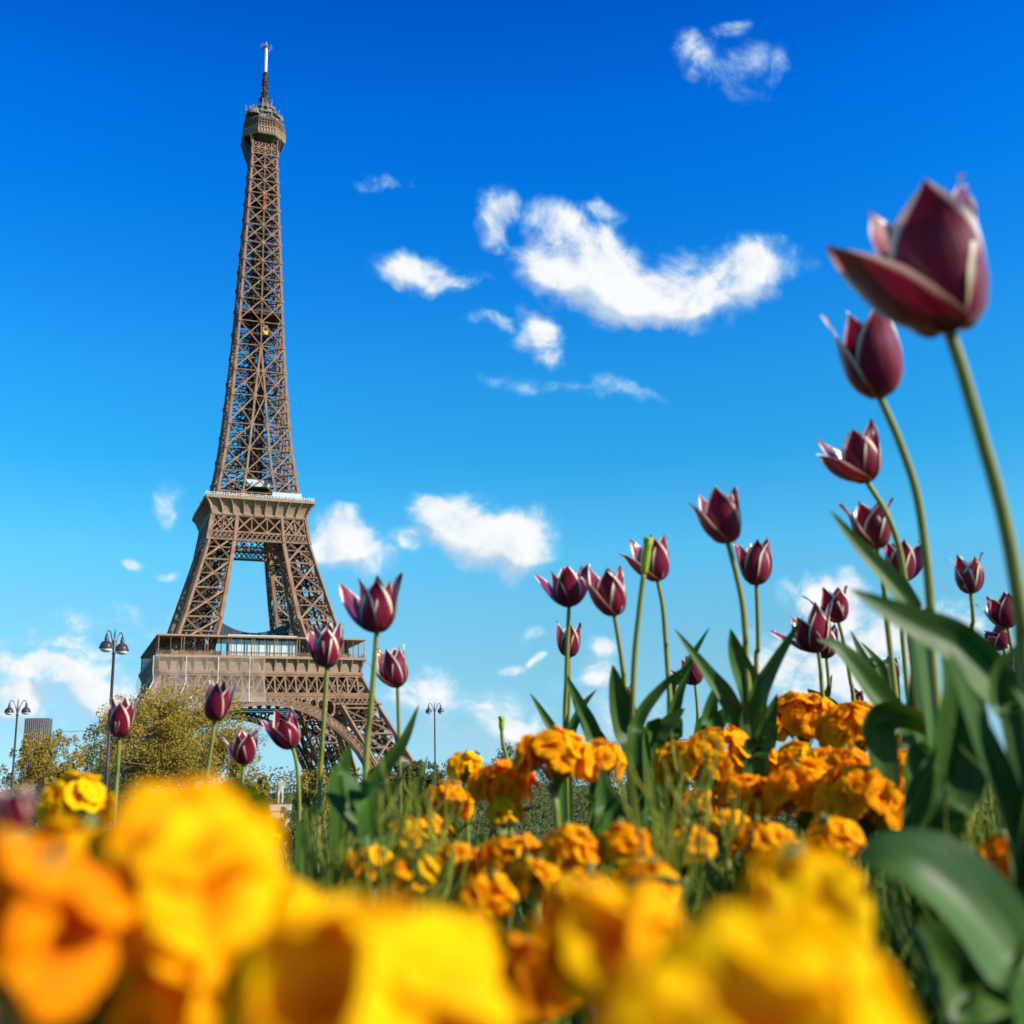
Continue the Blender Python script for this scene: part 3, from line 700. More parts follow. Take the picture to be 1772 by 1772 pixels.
    md = MB(); md.frustum(194.6, 8.2, 195.4, 8.2); md.frustum(195.4, 6.5, 198.6, 5.6); md.obj('intermediate_platform', M['iron_dark'], sho)
    # --- summit
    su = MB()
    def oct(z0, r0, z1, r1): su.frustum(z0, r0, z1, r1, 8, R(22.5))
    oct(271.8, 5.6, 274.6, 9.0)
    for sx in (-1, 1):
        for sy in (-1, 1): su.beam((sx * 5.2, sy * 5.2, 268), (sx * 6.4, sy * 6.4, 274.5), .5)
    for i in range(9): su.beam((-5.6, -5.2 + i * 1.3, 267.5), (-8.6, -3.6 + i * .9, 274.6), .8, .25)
    su.obj('summit_underside', M['iron_dark'], T)  # underside shade put into the dark iron; slope flattened to stay unlit
    su = MB(); oct(274.6, 9.0, 275.3, 9.4); oct(275.3, 9.0, 277.6, 9.0); oct(277.6, 9.35, 278.1, 9.35)
    for i in range(8):
        a0, a1 = R(22.5 + 45 * i), R(67.5 + 45 * i)
        for j in range(6):
            t = j / 6; x = lerp(9.2 * math.cos(a0), 9.2 * math.cos(a1), t); y = lerp(9.2 * math.sin(a0), 9.2 * math.sin(a1), t)
            su.beam((x, y, 275.2), (x, y, 277.8), .3); su.beam((x * .98, y * .98, 278), (x * .94, y * .94, 282.4), .16)
        for z in (279.2, 280.4, 281.6): su.beam((8.9 * math.cos(a0), 8.9 * math.sin(a0), z), (8.9 * math.cos(a1), 8.9 * math.sin(a1), z), .16)
    cab = su.obj('summit_cabin', M['iron_panel'], T)
    su = MB(); oct(278.1, 6.9, 282.0, 6.9); su.obj('glazed_room', M['iron_dark'], cab)
    su = MB(); oct(282.2, 9.0, 282.8, 8.8); oct(282.8, 7.6, 285.5, 7.0); oct(285.5, 8.2, 286.1, 8.2); oct(286.1, 5.6, 289.4, 4.6)
    oct(289.4, 5.4, 289.8, 5.4); oct(289.8, 3.6, 293, 2.4)
    su.lathe([(3.6, 0), (3.5, 1.4), (2.8, 2.6), (1.6, 3.3), (.02, 3.6)], 14, (-4.6, -4.2, 284.0))
    for i in range(90):
        a = rnd.uniform(0, 6.28); z = rnd.choice((282.8, 286.1, 286.1, 289.8)); r = rnd.uniform(4.5, 8.6) if z < 285 else rnd.uniform(4.2, 8.0) if z < 289 else rnd.uniform(3, 5.2)
        su.beam((r * math.cos(a), r * math.sin(a), z), (r * math.cos(a), r * math.sin(a), z + rnd.uniform(1.2, 4.6)), rnd.choice((.18, .25, .45)))
    for i in range(40):
        a = rnd.uniform(0, 6.28); r = rnd.uniform(3.8, 7.6); z = rnd.uniform(282.8, 289); s = rnd.uniform(.5, 1.4)
        x, y = r * math.cos(a), r * math.sin(a); su.box(x - s / 2, x + s / 2, y - s / 2, y + s / 2, z, z + s * 1.3)
    for a in (200, 250, 300, 20):
        x, y = 7.4 * math.cos(R(a)), 7.4 * math.sin(R(a)); su.lathe([(.02, -.2), (.7, 0), (1.2, .5)], 10, (x, y, 284.6))
    su.obj('equipment_roof', M['equip'], cab)
    su = MB(); oct(293, 2.4, 298, 1.5); oct(298, 1.8, 298.4, 1.8); oct(298.4, 1.2, 308.5, .85)
    for i in range(110):
        z = rnd.uniform(290, 308.4); a = rnd.uniform(0, 6.28); r = interp(z, [(290, 3.4), (294, 2.2), (298, 1.5), (308, .95)])
        su.beam((r * .5 * math.cos(a), r * .5 * math.sin(a), z), ((r + .6) * math.cos(a), (r + .6) * math.sin(a), z + .2), .2)
    su.obj('antenna_base', M['iron_dark'], T)
    su = MB(); su.frustum(308.5, .72, 320.8, .72, 8, 0); su.beam((0, 0, 320), (0, 0, 323.4), .22)
    for i in range(11): su.frustum(309.0 + i * 1.1, .80, 309.16 + i * 1.1, .80, 8, 0)
    mo = su.obj('antenna_mast', M['mast'], T)
    su = MB(); su.frustum(320.6, 1.2, 321.2, 1.2, 8, 0)
    for i in range(8):
        a = R(45 * i); su.beam((0, 0, 321), (2.5 * math.cos(a), 2.5 * math.sin(a), 320.8), .2); su.beam((2.4 * math.cos(a), 2.4 * math.sin(a), 320.2), (2.4 * math.cos(a), 2.4 * math.sin(a), 321.7), .2)
    su.obj('antenna_crown', M['equip'], mo)
    return T
TOWER = build_tower()
TM = Matrix.Translation(TPOS) @ Matrix.Rotation(TROT, 4, 'Z')
def tower_things():
    # netting over the left half of the first platform's front and side
    t = thing('netting_sheet', 'pale see-through netting hung over the left half of the first platform front', 'netting', TPOS, TROT)
    mb = MB(); nx, nh = 14, 12
    def pt(k, s, h):
        d = max(O_(h), 36.3 if h > 49.5 else lerp(35.0, 36.3, max(0, (h - 44) / 5.5))) + .6
        if h < 44: d = O_(h) + .9
        return d
    vs = []
    for j in range(nh + 1):
        h = lerp(38.5, 55.4, j / nh)
        for i in range(nx + 1):
            d = pt(0, 0, h); x = lerp(-d, 0.2, i / nx); z = h
            lo = 2 + 39.6 * math.sqrt(max(0, 1 - (min(abs(x), 38.5) / 38.6) ** 2))
            if j == 0: z = lo if abs(x) < 26 else 32
            d = pt(0, 0, z); x = lerp(-d, 0.2, i / nx)
            vs.append((x, -d - .25 * math.sin(i * 1.7 + j * .6), z))
    fs = [(j * (nx + 1) + i, j * (nx + 1) + i + 1, (j + 1) * (nx + 1) + i + 1, (j + 1) * (nx + 1) + i) for j in range(nh) for i in range(nx)]
    mb.add(vs, fs); mb.obj('net', M['scrim'], t)
    for i in (0, 4, 8, 12):
        c = MB()
        for j in range(nh): c.beam(vs[j * (nx + 1) + i], vs[(j + 1) * (nx + 1) + i], .16)
        c.obj('rope', M['white'], t)
    c = MB(); c.beam(vs[0 * 15 + 6], vs[6 * 15 + 8], .25); c.obj('rope', M['white'], t)
    c = MB(); c.beam(vs[0 * 15 + 3], vs[4 * 15 + 6], .25); c.obj('rope', M['white'], t)
    t = thing('netting_sheet', 'dark netting hung over the shaded side of the first platform', 'netting', TPOS, TROT)
    mb = MB(); vs = []
    for j in range(nh + 1):
        h = lerp(41, 55.4, j / nh); d = pt(3, 0, h)
        for i in range(nx + 1): vs.append((-d - .3 * math.sin(i * 1.3 + j), lerp(-d, d, i / nx), h))
    mb.add(vs, fs); mb.obj('net', M['scrim'], t)
    # visitors standing along the second deck's rail read as one crowd
    rnd = random.Random(5); mb = MB()
    for _ in range(150):
        s = rnd.choice((0, 0, 0, 3)); x = rnd.uniform(-18.5, 18.5); d = rnd.uniform(18.0, 19.3); h = rnd.uniform(1.5, 1.85)
        p = Vector(sidept(s, x, d, 116.1))
        mb.lathe([(.05, 0), (.2, .1), (.16, .8), (.26, 1.3), (.08, h - .28), (.12, h - .15), (.04, h)], 6, p)
    o = mb.obj('crowd', M['crowd']); o.location = TPOS; o.rotation_euler = (0, 0, TROT)
    tag(o, 'crowd of tiny visitors along the rail of the second platform', 'crowd', kind='stuff')
    for nm, lab, h, x, y, mt in (('lift_cabin', 'yellow lift cabin halfway up the inside of the tower shaft', 186.5, 1.9, -6.5, 'yellow'), ('lift_cabin', 'small red lift cabin high inside the tower shaft', 242.5, .8, -4.8, 'red')):
        t = thing(nm, lab, 'lift', TM @ Vector((x, y, h)), TROT)
        mb = MB(); w = 1.0 if mt == 'yellow' else .55; hh = 3.6 if mt == 'yellow' else 5.5
        mb.box(-w, w, -w, w, 0, hh); mb.frustum(hh, w * .9, hh + .6, w * .5); mb.obj('body', M[mt], t)
        mb = MB(); mb.box(-w * .7, w * .7, -w - .06, -w - .02, hh * .45, hh * .8); mb.obj('window', M['darkmesh'], t)
    # orange machinery above the deck
    t = thing('lift_machine', 'orange lift machinery behind the bracing just above the second platform', 'machinery', TM @ Vector((-8, -8, 120.3)), TROT)
    mb = MB(); mb.box(-3.2, 2.2, -1, 1, 0, 1.6); mb.box(-2.5, -.5, -.8, .8, 1.6, 3.0); mb.obj('housing', M['yellow'], t)
    mb = MB(); mb.lathe([(.05, 0), (1.1, 0), (1.1, .5), (.05, .5)], 14, (1, -1.3, 1.7)); mb.obj('wheel', M['iron_dark'], t)
tower_things()

# ------------------------------------------------------------------ street lamps
def lamp(px, d, y_top, y_ref, yaw, label):
    """double-headed lamp whose spike tip is at (px, y_top)"""
    top = P(px, y_top, d); z0 = gz(top.x, top.y); H = top.z - z0
    t = thing('street_lamp', label, 'lamp post', (top.x, top.y, z0), yaw, 'double headed street lamps in the garden')
    mb = MB(); mb.lathe([(.16, 0), (.17, .25), (.12, .35), (.10, 1.1), (.085, 1.2), (.075, H * .45), (.085, H * .46), (.06, H * .47), (.048, H - .95), (.07, H - .9), (.05, H - .82), (.055, H - .45), (.028, H - .38), (.03, H - .2), (.006, H)], 12)
    mb.obj('pole', M['lamp'], t, True)
    for s in (-1, 1):
        hx = .43 * s; hz = H - .62                                # lamp head hangs from the arm's end
        mb = MB()
        pts = catmull([(.03 * s, 0, H - .78), (.13 * s, 0, H - .42), (.27 * s, 0, H - .14), (.40 * s, 0, H - .16), (hx, 0, H - .28)], 6)
        mb.tube(pts, .02, 8); mb.obj('arm', M['lamp'], t, True)
        mb = MB(); c = (hx, 0, hz)
        mb.lathe([(.02, .36), (.05, .34), (.05, .29), (.035, .27), (.07, .25), (.075, .17), (.06, .14), (.12, .11), (.19, .04), (.225, -.05), (.235, -.10), (.25, -.11), (.24, -.14), (.2, -.14)], 18, c)
        ho = mb.obj('lamp_head', M['lamp'], t, True)
        mb = MB(); mb.lathe([(.205, -.135), (.20, -.18), (.16, -.23), (.09, -.262), (.005, -.27)], 18, c); mb.obj('globe', M['globe'], ho, True)
lamp(199.5, 40, 1087, 0, R(72), 'tall dark street lamp with twin heads beside the big yellowish tree, nearest of the three')
lamp(32, 61, 1208, 0, R(8), 'dark twin-headed street lamp at the left edge in front of the far ribbed high-rise')
lamp(752, 82, 1214, 0, R(10), 'thin dark twin-headed street lamp right of the tower foot')

# ------------------------------------------------------------------ far buildings
def ribbed_highrise():
    d = 2700; c = P(61, 1330, d); z0 = -9.9; top = P(61, 1242, d).z
    t = thing('office_tower', 'far grey ribbed high-rise block beyond the trees at the left edge', 'building', (c.x, c.y, z0), R(10))
    H = top - z0; w, dp = 27, 16
    def plan(s=1.0):
        pts = []
        for i in range(13): a = lerp(-1, 1, i / 12); pts.append((a * w * s, -(dp + 4 * (1 - a * a)) * s))
        return pts + [(-x, -y) for x, y in pts]
    mb = MB(); p = plan(); n = len(p)
    mb.add([(x, y, 0) for x, y in p] + [(x, y, H - 3) for x, y in p], [tuple(range(n, 2 * n))] + [(i, (i + 1) % n, n + (i + 1) % n, n + i) for i in range(n)])
    mb.obj('facade', M['facade'], t)
    mb = MB()
    for x, y in plan(1.01): mb.beam((x, y, 0), (x, y, H), 1.6, 1.6)
    mb.obj('rib', M['rib'], t)
    mb = MB(); p = plan(.97); mb.add([(x, y, H - 3.2) for x, y in p] + [(x, y, H - .5) for x, y in p], [tuple(range(n, 2 * n))] + [(i, (i + 1) % n, n + (i + 1) % n, n + i) for i in range(n)]); mb.obj('roof', M['roof'], t)
ribbed_highrise()
def house(px, d, ytop, wpx, label, wallmat, mansard):
    c = P(px, 1340, d); top = P(px, ytop, d).z; z0 = gz(c.x, c.y); w = wpx * d / FPX; H = top - z0; hw = H * (.78 if mansard else 1)
    t = thing('city_building', label, 'building', (c.x, c.y, z0), R(6), 'city buildings on the skyline')
    mb = MB(); mb.box(-w / 2, w / 2, -6, 6, 0, hw); mb.obj('wall', wallmat, t)
    mb = MB()
    if mansard: mb.frustum(hw, w / 2 * .5, H, w / 2 * .4); mb.v = [(x * 2, y * 12.2 / w * 1.0, z) for x, y, z in mb.v]
    else: mb.box(-w / 2 - .2, w / 2 + .2, -6.2, 6.2, hw, hw + .6)
    ro = mb.obj('roof', M['roof'], t)
    for x in (-.3, .1, .36):
        mb = MB(); mb.box(x * w - .5, x * w + .5, -1, 1, H * .97, H + 1.3); mb.obj('chimney', M['stone'], ro)
    nf = max(1, int(hw / 3.4)); nw = max(3, int(w / 2.8))
    for k in range(min(nf, 3)):
        z = hw - 3 - k * 3.3
        if z < 0: break
        for i in range(nw):
            x = lerp(-w / 2 + 1.2, w / 2 - 1.2, i / max(1, nw - 1)); wb = MB(); wb.box(x - .5, x + .5, -6.06, -5.9, z, z + 1.9); wb.obj('window', M['darkmesh'], t)
house(1122, 560, 1287, 44, 'far pale building with a dark roof between tulip stems, right of centre', M['stone'], True)
house(1178, 620, 1282, 30, 'far white flat-roofed block on the skyline right of the dark-roofed building', M['white'], False)
house(1062, 560, 1287, 22, 'small far building peeping over the orange blooms left of centre stems', M['stone'], True)
house(1330, 520, 1300, 40, 'far building behind the orange wallflower dome at right', M['stone'], True)

# ------------------------------------------------------------------ trees
def leafcloud(mb, rnd, c, rad, n, size, dark=0.0):
    for _ in range(n):
        while True:
            v = Vector((rnd.uniform(-1, 1), rnd.uniform(-1, 1), rnd.uniform(-1, 1)))
            if v.length <= 1: break
        p = c + Vector((v.x * rad[0], v.y * rad[1], v.z * rad[2]))
        a = Vector((rnd.gauss(0, 1), rnd.gauss(0, 1), rnd.gauss(0, 1))).normalized(); b = a.orthogonal().normalized(); s = size * rnd.uniform(.6, 1.35)
        col = min(1, max(0, rnd.gauss(.5, .24) - dark))
        mb.add([p - a * s, p - b * s * .5, p + a * s, p + b * s * .5], [(0, 1, 2, 3)], [(0, 0, col)] * 4)
def tree(name, label, px, d, ytop, wpx, ybot, leafmat, nclump, nleaf, size, seed, cat='tree', group=None, sparse=1.0, lean=0.0, trunk_r=None):
    rnd = random.Random(seed); c = P(px, 1340, d); z0 = gz(c.x, c.y); zt = P(px, ytop, d).z; zb = max(z0 + .2, P(px, ybot, d).z)
    W = wpx * d / FPX / 2; Hc = (zt - zb) / 2
    t = thing(name, label, cat, (c.x, c.y, z0), 0, group)
    cc = Vector((0, 0, (zt + zb) / 2 - z0)); tr = trunk_r or max(.12, W * .055)
    tk = MB(); lf = MB(); ctr = []
    for i in range(nclump):
        while True:
            v = Vector((rnd.uniform(-1, 1), rnd.uniform(-1, 1), rnd.uniform(-1, 1)))
            if .25 < v.length <= 1: break
        v = v * (.62 + .3 * rnd.random()); ctr.append(cc + Vector((v.x * W, v.y * W * .8, v.z * Hc)))
    fork = cc + Vector((lean * W, 0, -Hc * .55)); fork.z = max(fork.z, .25 * (cc.z))
    tk.tube(catmull([(0, 0, -.2), (lean * W * .3 + .1, 0, fork.z * .5), fork], 5), [tr * lerp(1.15, .75, i / 10) for i in range(11)], 8)
    for i, p in enumerate(ctr):
        if i % 2 == 0 or nclump < 20:
            m_ = fork.lerp(p, .5) + Vector((rnd.uniform(-.1, .1) * W, rnd.uniform(-.1, .1) * W, .12 * Hc))
            tk.tube(catmull([fork + Vector((0, 0, rnd.uniform(-.2, .3) * Hc)), m_, p], 4), [tr * lerp(.42, .07, k / 8) for k in range(9)], 5)
            for _ in range(3):
                q = p + Vector((rnd.gauss(0, .3) * W, rnd.gauss(0, .3) * W, rnd.gauss(0.05, .3) * Hc)); q2 = m_.lerp(p, rnd.random())
                tk.tube([q2, q2.lerp(q, .5) + Vector((0, 0, .05 * Hc)), q], [tr * .12, tr * .08, tr * .04], 4)
    for i, p in enumerate(ctr):
        r = rnd.uniform(.14, .36); dk = rnd.uniform(-.2, .22)
        leafcloud(lf, rnd, p, (r * W, r * W, r * Hc * 1.05), int(nleaf * sparse * rnd.uniform(.5, 1.3)), size, dk)
    # stray sprays that break the outline
    for _ in range(nclump * 2):
        v = Vector((rnd.gauss(0, 1), rnd.gauss(0, 1), rnd.gauss(0.2, 1))).normalized() * rnd.uniform(.82, 1.08)
        leafcloud(lf, rnd, cc + Vector((v.x * W, v.y * W * .8, v.z * Hc)), (.1 * W, .1 * W, .13 * Hc), int(nleaf * .09), size)
    tk.obj('trunk', M['bark'], t, True); lf.obj('crown', leafmat, t)
    return t
tree('broadleaf_tree', 'large yellowish spring tree in front of the tower\'s left foot', 300, 112, 1188, 290, 1400, M['tree_yellow'], 58, 760, .125, 11, sparse=1.0)
tree('broadleaf_tree', 'round yellow-green tree at the left edge below the far high-rise', 82, 105, 1270, 140, 1430, M['tree_yellow'], 34, 620, .12, 12)
tree('broadleaf_tree', 'thin half-bare tree between the round tree and the big yellowish tree', 168, 122, 1255, 105, 1400, M['tree_dark'], 22, 150, .15, 13)
tree('broadleaf_tree', 'thin-leaved tree under the tower arch behind the small open tulip', 425, 98, 1285, 70, 1430, M['tree_yellow'], 18, 130, .14, 14)
tree('shrub', 'yellow-green bush right of the pale stone statue', 545, 85, 1325, 70, 1440, M['tree_yellow'], 16, 260, .12, 15, 'bush')
tree('shrub', 'yellow-green bush left of the pale stone statue', 452, 86, 1335, 50, 1440, M['tree_yellow'], 14, 240, .12, 16, 'bush')
tree('broadleaf_tree', 'dense dark olive round tree at the tower\'s right foot by the thin lamp', 732, 150, 1316, 100, 1420, M['tree_dark'], 30, 420, .2, 17)
tree('broadleaf_tree', 'far low tree just right of the thin street lamp', 803, 190, 1296, 66, 1370, M['tree_dark'], 18, 220, .2, 18)
tree('broadleaf_tree', 'far sparse tree behind the bare flower stalk', 880, 185, 1284, 66, 1370, M['tree_dark'], 18, 90, .2, 19)
tree('broadleaf_tree', 'low far dark tree beside the tower\'s right foot, left of the thin lamp', 660, 165, 1335, 90, 1420, M['tree_dark'], 18, 260, .2, 20)
tree('shrub', 'low dark bush in front of the pale stone statue', 492, 62, 1402, 90, 1500, M['tree_dark'], 16, 240, .10, 23, 'bush')
def treeline():
    rnd = random.Random(9); mb = MB()
    for i in range(210):
        px = rnd.uniform(-150, 2000); d = rnd.uniform(230, 330); top = rnd.uniform(1312, 1336) - (px - 886) * .012
        c = P(px, top, d); z0 = -9.9; r = (c.z - z0) * .55
        leafcloud(mb, rnd, Vector((c.x, c.y, c.z - r)), (r * 1.3, r, r), 260, .42)
    tag(mb.obj('distant_trees', M['tree_dark']), 'low mass of far trees along the skyline behind the flowers', 'trees', kind='stuff')
treeline()

# ------------------------------------------------------------------ stone statue by the fountains
def statue():
    d = 72; c = P(484, 1400, d); z0 = gz(c.x, c.y); zt = P(484, 1345, d).z; H = zt - z0
    t = thing('stone_statue', 'pale stone statue on a block pedestal between two bushes under the arch', 'statue', (c.x, c.y, z0), R(15))
    mb = MB(); ph = P(490, 1392, d).z - z0
    mb.box(-.75, .75, -.6, .6, 0, ph * .12); mb.box(-.6, .6, -.5, .5, ph * .12, ph * .92); mb.box(-.7, .7, -.58, .58, ph * .92, ph); mb.obj('pedestal', M['stone'], t)
    me = bpy.data.meshes.new('figure'); s = (H - ph) / 1.75
    J = [(0, 0, .95, .17), (0, 0, 1.2, .19), (0, 0, 1.38, .15), (.02, 0, 1.5, .07), (.03, -.03, 1.63, .11), (-.22, 0, 1.38, .08), (-.38, -.1, 1.15, .06), (-.3, -.3, 1.3, .05), (.22, 0, 1.38, .08), (.42, .02, 1.55, .06), (.5, -.05, 1.75, .05), (-.11, 0, .85, .13), (-.13, -.12, .45, .1), (-.12, 0, .04, .08), (.11, 0, .85, .13), (.14, .02, .45, .1), (.13, .05, .04, .08)]
    ed = [(0, 1), (1, 2), (2, 3), (3, 4), (2, 5), (5, 6), (6, 7), (2, 8), (8, 9), (9, 10), (0, 11), (11, 12), (12, 13), (0, 14), (14, 15), (15, 16)]
    me.from_pydata([(x * s, y * s, z * s + ph) for x, y, z, r in J], ed, []); me.materials.append(M['stone'])
    o = link('figure', me, t); sk = o.modifiers.new('skin', 'SKIN')
    for i, j in enumerate(J): me.skin_vertices[0].data[i].radius = (j[3] * s, j[3] * s)
    me.skin_vertices[0].data[0].use_root = True
    o.modifiers.new('sub', 'SUBSURF').levels = 2; o.modifiers['sub'].render_levels = 2
statue()

# ------------------------------------------------------------------ tulips
def petal(mb, base, axis, e_r, L, W, splay, bulge, hook, rnd, nu=8, nv=15, r0=.0, wav=.02):
    """one petal: grows from base, cups round the axis, tip hooked outwards; splay 0 = upright, 1 = laid open"""
    e_t = axis.cross(e_r).normalized(); rid = rnd.random()
    r, z = r0, 0.0; prof = []
    for j in range(nv + 1):
        v = j / nv
        ang = interp(v, [(0, 6), (.10, 34), (.22, 66), (.38, 85), (.6, 91 + bulge), (.82, 87), (1, 76)])
        ang -= hook * max(0, (v - .62) / .38) ** 1.6
        ang -= splay * 52 * min(1, v / .25)
        prof.append((r, z, v)); r += L * 1.13 / nv * math.cos(R(ang)); z += L * 1.13 / nv * math.sin(R(ang))
    ph = rnd.uniform(0, 6.28); tw = rnd.uniform(-.12, .12)
    vs = []; at = []
    for r, z, v in prof:
        w = W * interp(v, [(0, .30), (.1, .58), (.25, .90), (.40, 1.0), (.55, .95), (.69, .78), (.81, .52), (.91, .25), (.97, .09), (1, .02)])
        rc = max(abs(r) * 1.02, w * (.62 + .5 * max(0, v - .5)))
        for i in range(2 * nu + 1):
            u = i / nu - 1
            th = u * w / rc
            x_t = rc * math.sin(th); x_r = r - rc * (1 - math.cos(th)) * (1 - .55 * v * v)
            x_r += L * wav * math.sin(ph + 5 * v + 2.2 * u) * abs(u) * v + tw * u * L * v * v * .3
            vs.append(base + axis * (z - abs(u) ** 2 * L * .02) + e_r * x_r + e_t * x_t); at.append((abs(u), v, rid))
    n = 2 * nu + 1
    mb.add(vs, [(j * n + i, j * n + i + 1, (j + 1) * n + i + 1, (j + 1) * n + i) for j in range(nv) for i in range(2 * nu)], at)
def blade(mb, pts, width, twist0=0., twist1=0., fold=.35, nu=5, n=7, face=None, prof=None):
    """strap leaf along world points from base to tip"""
    path = catmull(pts, n); m_ = len(path); vs = []; at = []; rid = random.random()
    prof = prof or [(0, .45), (.15, .75), (.4, 1.0), (.65, .82), (.85, .45), (.95, .2), (1, .02)]
    for k, p in enumerate(path):
        v = k / (m_ - 1); t = (path[min(k + 1, m_ - 1)] - path[max(k - 1, 0)]).normalized()
        f = face or (CAM - p).normalized()
        s = t.cross(f)
        if s.length < 1e-4: s = t.cross(Vector((1, 0, .2)))
        s.normalize(); nn = s.cross(t).normalized()
        q = Quaternion(t, lerp(twist0, twist1, v)); s = q @ s; nn = q @ nn
        w = width / 2 * interp(v, prof)
        for i in range(2 * nu + 1):
            u = i / nu - 1
            vs.append(p + s * (u * w) + nn * (fold * w * (abs(u) ** 1.4 - .4) + .05 * w * math.sin(9 * v + u * 3))); at.append((u * .5 + .5, v * 2, rid))
    c = 2 * nu + 1
    mb.add(vs, [(j * c + i, j * c + i + 1, (j + 1) * c + i + 1, (j + 1) * c + i) for j in range(m_ - 1) for i in range(2 * nu)], at)

TULIPS = {}
def tulip(key, label, d, base, tip, wpx, stem, splay=(0, 0, 0, 0, 0, 0), rot=-90, hook=18, bulge=4, lean=0.0, leaves=(), seed=None, srad=.0031, hi=False):
    """base / tip: photo pixels of the cup's foot and of the centre of its mouth; stem: pixels from the foot downwards;
    splay per petal (outer, inner, outer, ...) starting from the petal facing rot (0 right, 90 away, 180 left, -90 towards the camera)"""
    rnd = random.Random(seed or hash(key) % 1000 if seed else sum(map(ord, key)) * 7)
    b = P(*base, d); tp = P(*tip, d); ax = (tp - b); L = ax.length; ax = (ax / L + FW * lean).normalized()
    pts = [P(x, y, d) for x, y in stem]
    last = pts[-1]; prev = pts[-2] if len(pts) > 1 else b
    dirn = (last - prev).normalized(); g = gz(last.x, last.y)
    if last.z > g + .02:
        kx = (last.z - g) * .35
        foot = Vector((last.x + max(-.03, min(.03, dirn.x * kx)), last.y + .01, g - .01))
        path = [b + ax * (L * .01)] + [b.lerp(b, 1)] * 0 + pts[(1 if (pts[0] - b).length < .004 else 0):] + [foot]
    else: path = [b] + pts[1:]; foot = last
    t = thing('tulip', label, 'tulip', (foot.x, foot.y, g), 0, 'maroon tulips with cream edged petals')
    sm = MB(); cp = catmull(path, 8); sm.tube(cp, [srad * lerp(.88, 1.15, i / (len(cp) - 1)) for i in range(len(cp))], 10, rnd.random())
    sm.obj('stem', M['stem'], t, True, world=True)
    rx = (RT - ax * RT.dot(ax)).normalized(); ry = ax.cross(rx).normalized()     # right, away
    if ry.dot(FW) < 0: ry = -ry
    W = wpx * d / FPX * .5
    nu, nv = (12, 24) if hi else (7, 15)
    for i in range(6):
        a = R(rot + 60 * i + rnd.uniform(-7, 7)); e = rx * math.cos(a) + ry * math.sin(a)
        mb = MB(); inner = i % 2
        petal(mb, b, ax, e, L * rnd.uniform(.94, 1.08) * (1.0 if not inner else .98), W * (.92 if not inner else .84) * rnd.uniform(.94, 1.05), splay[i], bulge + rnd.uniform(-4, 4) + (5 if inner else 0), hook * rnd.uniform(.5, 1.35), rnd, nu, nv, r0=W * (.06 if not inner else .03), wav=rnd.uniform(.01, .035))
        # scale the cup's radius so that its width matches
        mb.obj('petal', M['petal'], t, True, world=True)
    for lf in leaves: add_leaf(t, *lf)
    TULIPS[key] = t
    return t
def add_leaf(t, pts, wpx, d, tw0=0.0, tw1=0.4, fold=.35, down=True, dd=0.0):
    """pts: photo pixels from the leaf's tip to its base; dd moves the tip nearer (-) or farther (+) in metres"""
    n = len(pts); w = [P(x, y, d + dd * (1 - i / (n - 1))) for i, (x, y) in enumerate(pts)]
    if down:
        b = w[-1]; g = gz(b.x, b.y)
        if b.z > g + .02:
            f = Vector(t.location); w.append(Vector((lerp(b.x, f.x, .6), lerp(b.y, f.y, .6), g)))
    w = w[::-1]
    mb = MB(); blade(mb, w, wpx * d / FPX, tw0, tw1, fold)
    mb.obj('leaf', M['leaf'], t, True, world=True)
exec_tulips = True

C = 0
tulip('near', 'largest, nearest tulip at the right, nodding left with one petal laid open', .55, (1643,574), (1588,328), 284, [(1643,574),(1665,640),(1700,760),(1738,900),(1766,1060),(1785,1250)],
      splay=(.0,.0,0,.05,.12,.66), rot=-107, hook=10, bulge=5, lean=-.05, srad=.0034, hi=True,
      leaves=[([(1471,1019),(1533,1052),(1595,1083),(1657,1114),(1703,1160),(1762,1235),(1790,1330)], 85, .60, .5, .3), ([(1759,1114),(1734,1160),(1740,1220),(1768,1300)], 60, .58, 0, .6)])
tulip('second', 'tall dark tulip just below the largest one, closed cup with ragged pale tips', .82, (1522,686), (1490,528), 122, [(1522,686),(1555,760),(1585,850),(1601,950),(1610,1050),(1614,1150)],
      splay=(.0,.04,.0,.05,.10,.02), rot=-75, hook=18, bulge=6, lean=-.05, hi=True,
      leaves=[([(1626,1100),(1660,1200),(1650,1330),(1610,1480)], 120, .62, .3, .6), ([(1436,883),(1486,943),(1542,1005),(1579,1060),(1600,1150)], 44, .85, .9, .3)])
tulip('third', 'tilted tulip with two petals spread left, third down the right-hand row', 1.15, (1500,833), (1470,738), 92, [(1500,833),(1532,885),(1552,935),(1565,1000),(1572,1080)],
      splay=(.02,.05,.1,.15,.35,.68), rot=-100, hook=14, lean=-.05, leaves=[([(1413,1107),(1449,1120),(1483,1154),(1517,1200),(1557,1250),(1610,1310)], 52, 1.0, .4, .7), ([(1542,985),(1562,1010),(1580,1060),(1590,1130)], 30, 1.12, .2, .2)])
tulip('fourth', 'open-topped tulip half hidden by the stem below the tilted one', 1.3, (1518,948), (1504,862), 84, [(1518,948),(1530,1020),(1540,1120)], splay=(.05,.12,.08,.1,.25,.06), rot=-80, hook=26,
      leaves=[([(1471,1090),(1500,1150),(1530,1200)], 26, 1.3, .5, .5)])
tulip('fifth', 'dark tulip tucked behind the tall stems with a curled pale petal', 1.5, (1560,1006), (1556,930), 66, [(1560,1006),(1562,1060),(1566,1150)], splay=(0,.1,.5,.1,.05,.05), rot=-90, hook=30)
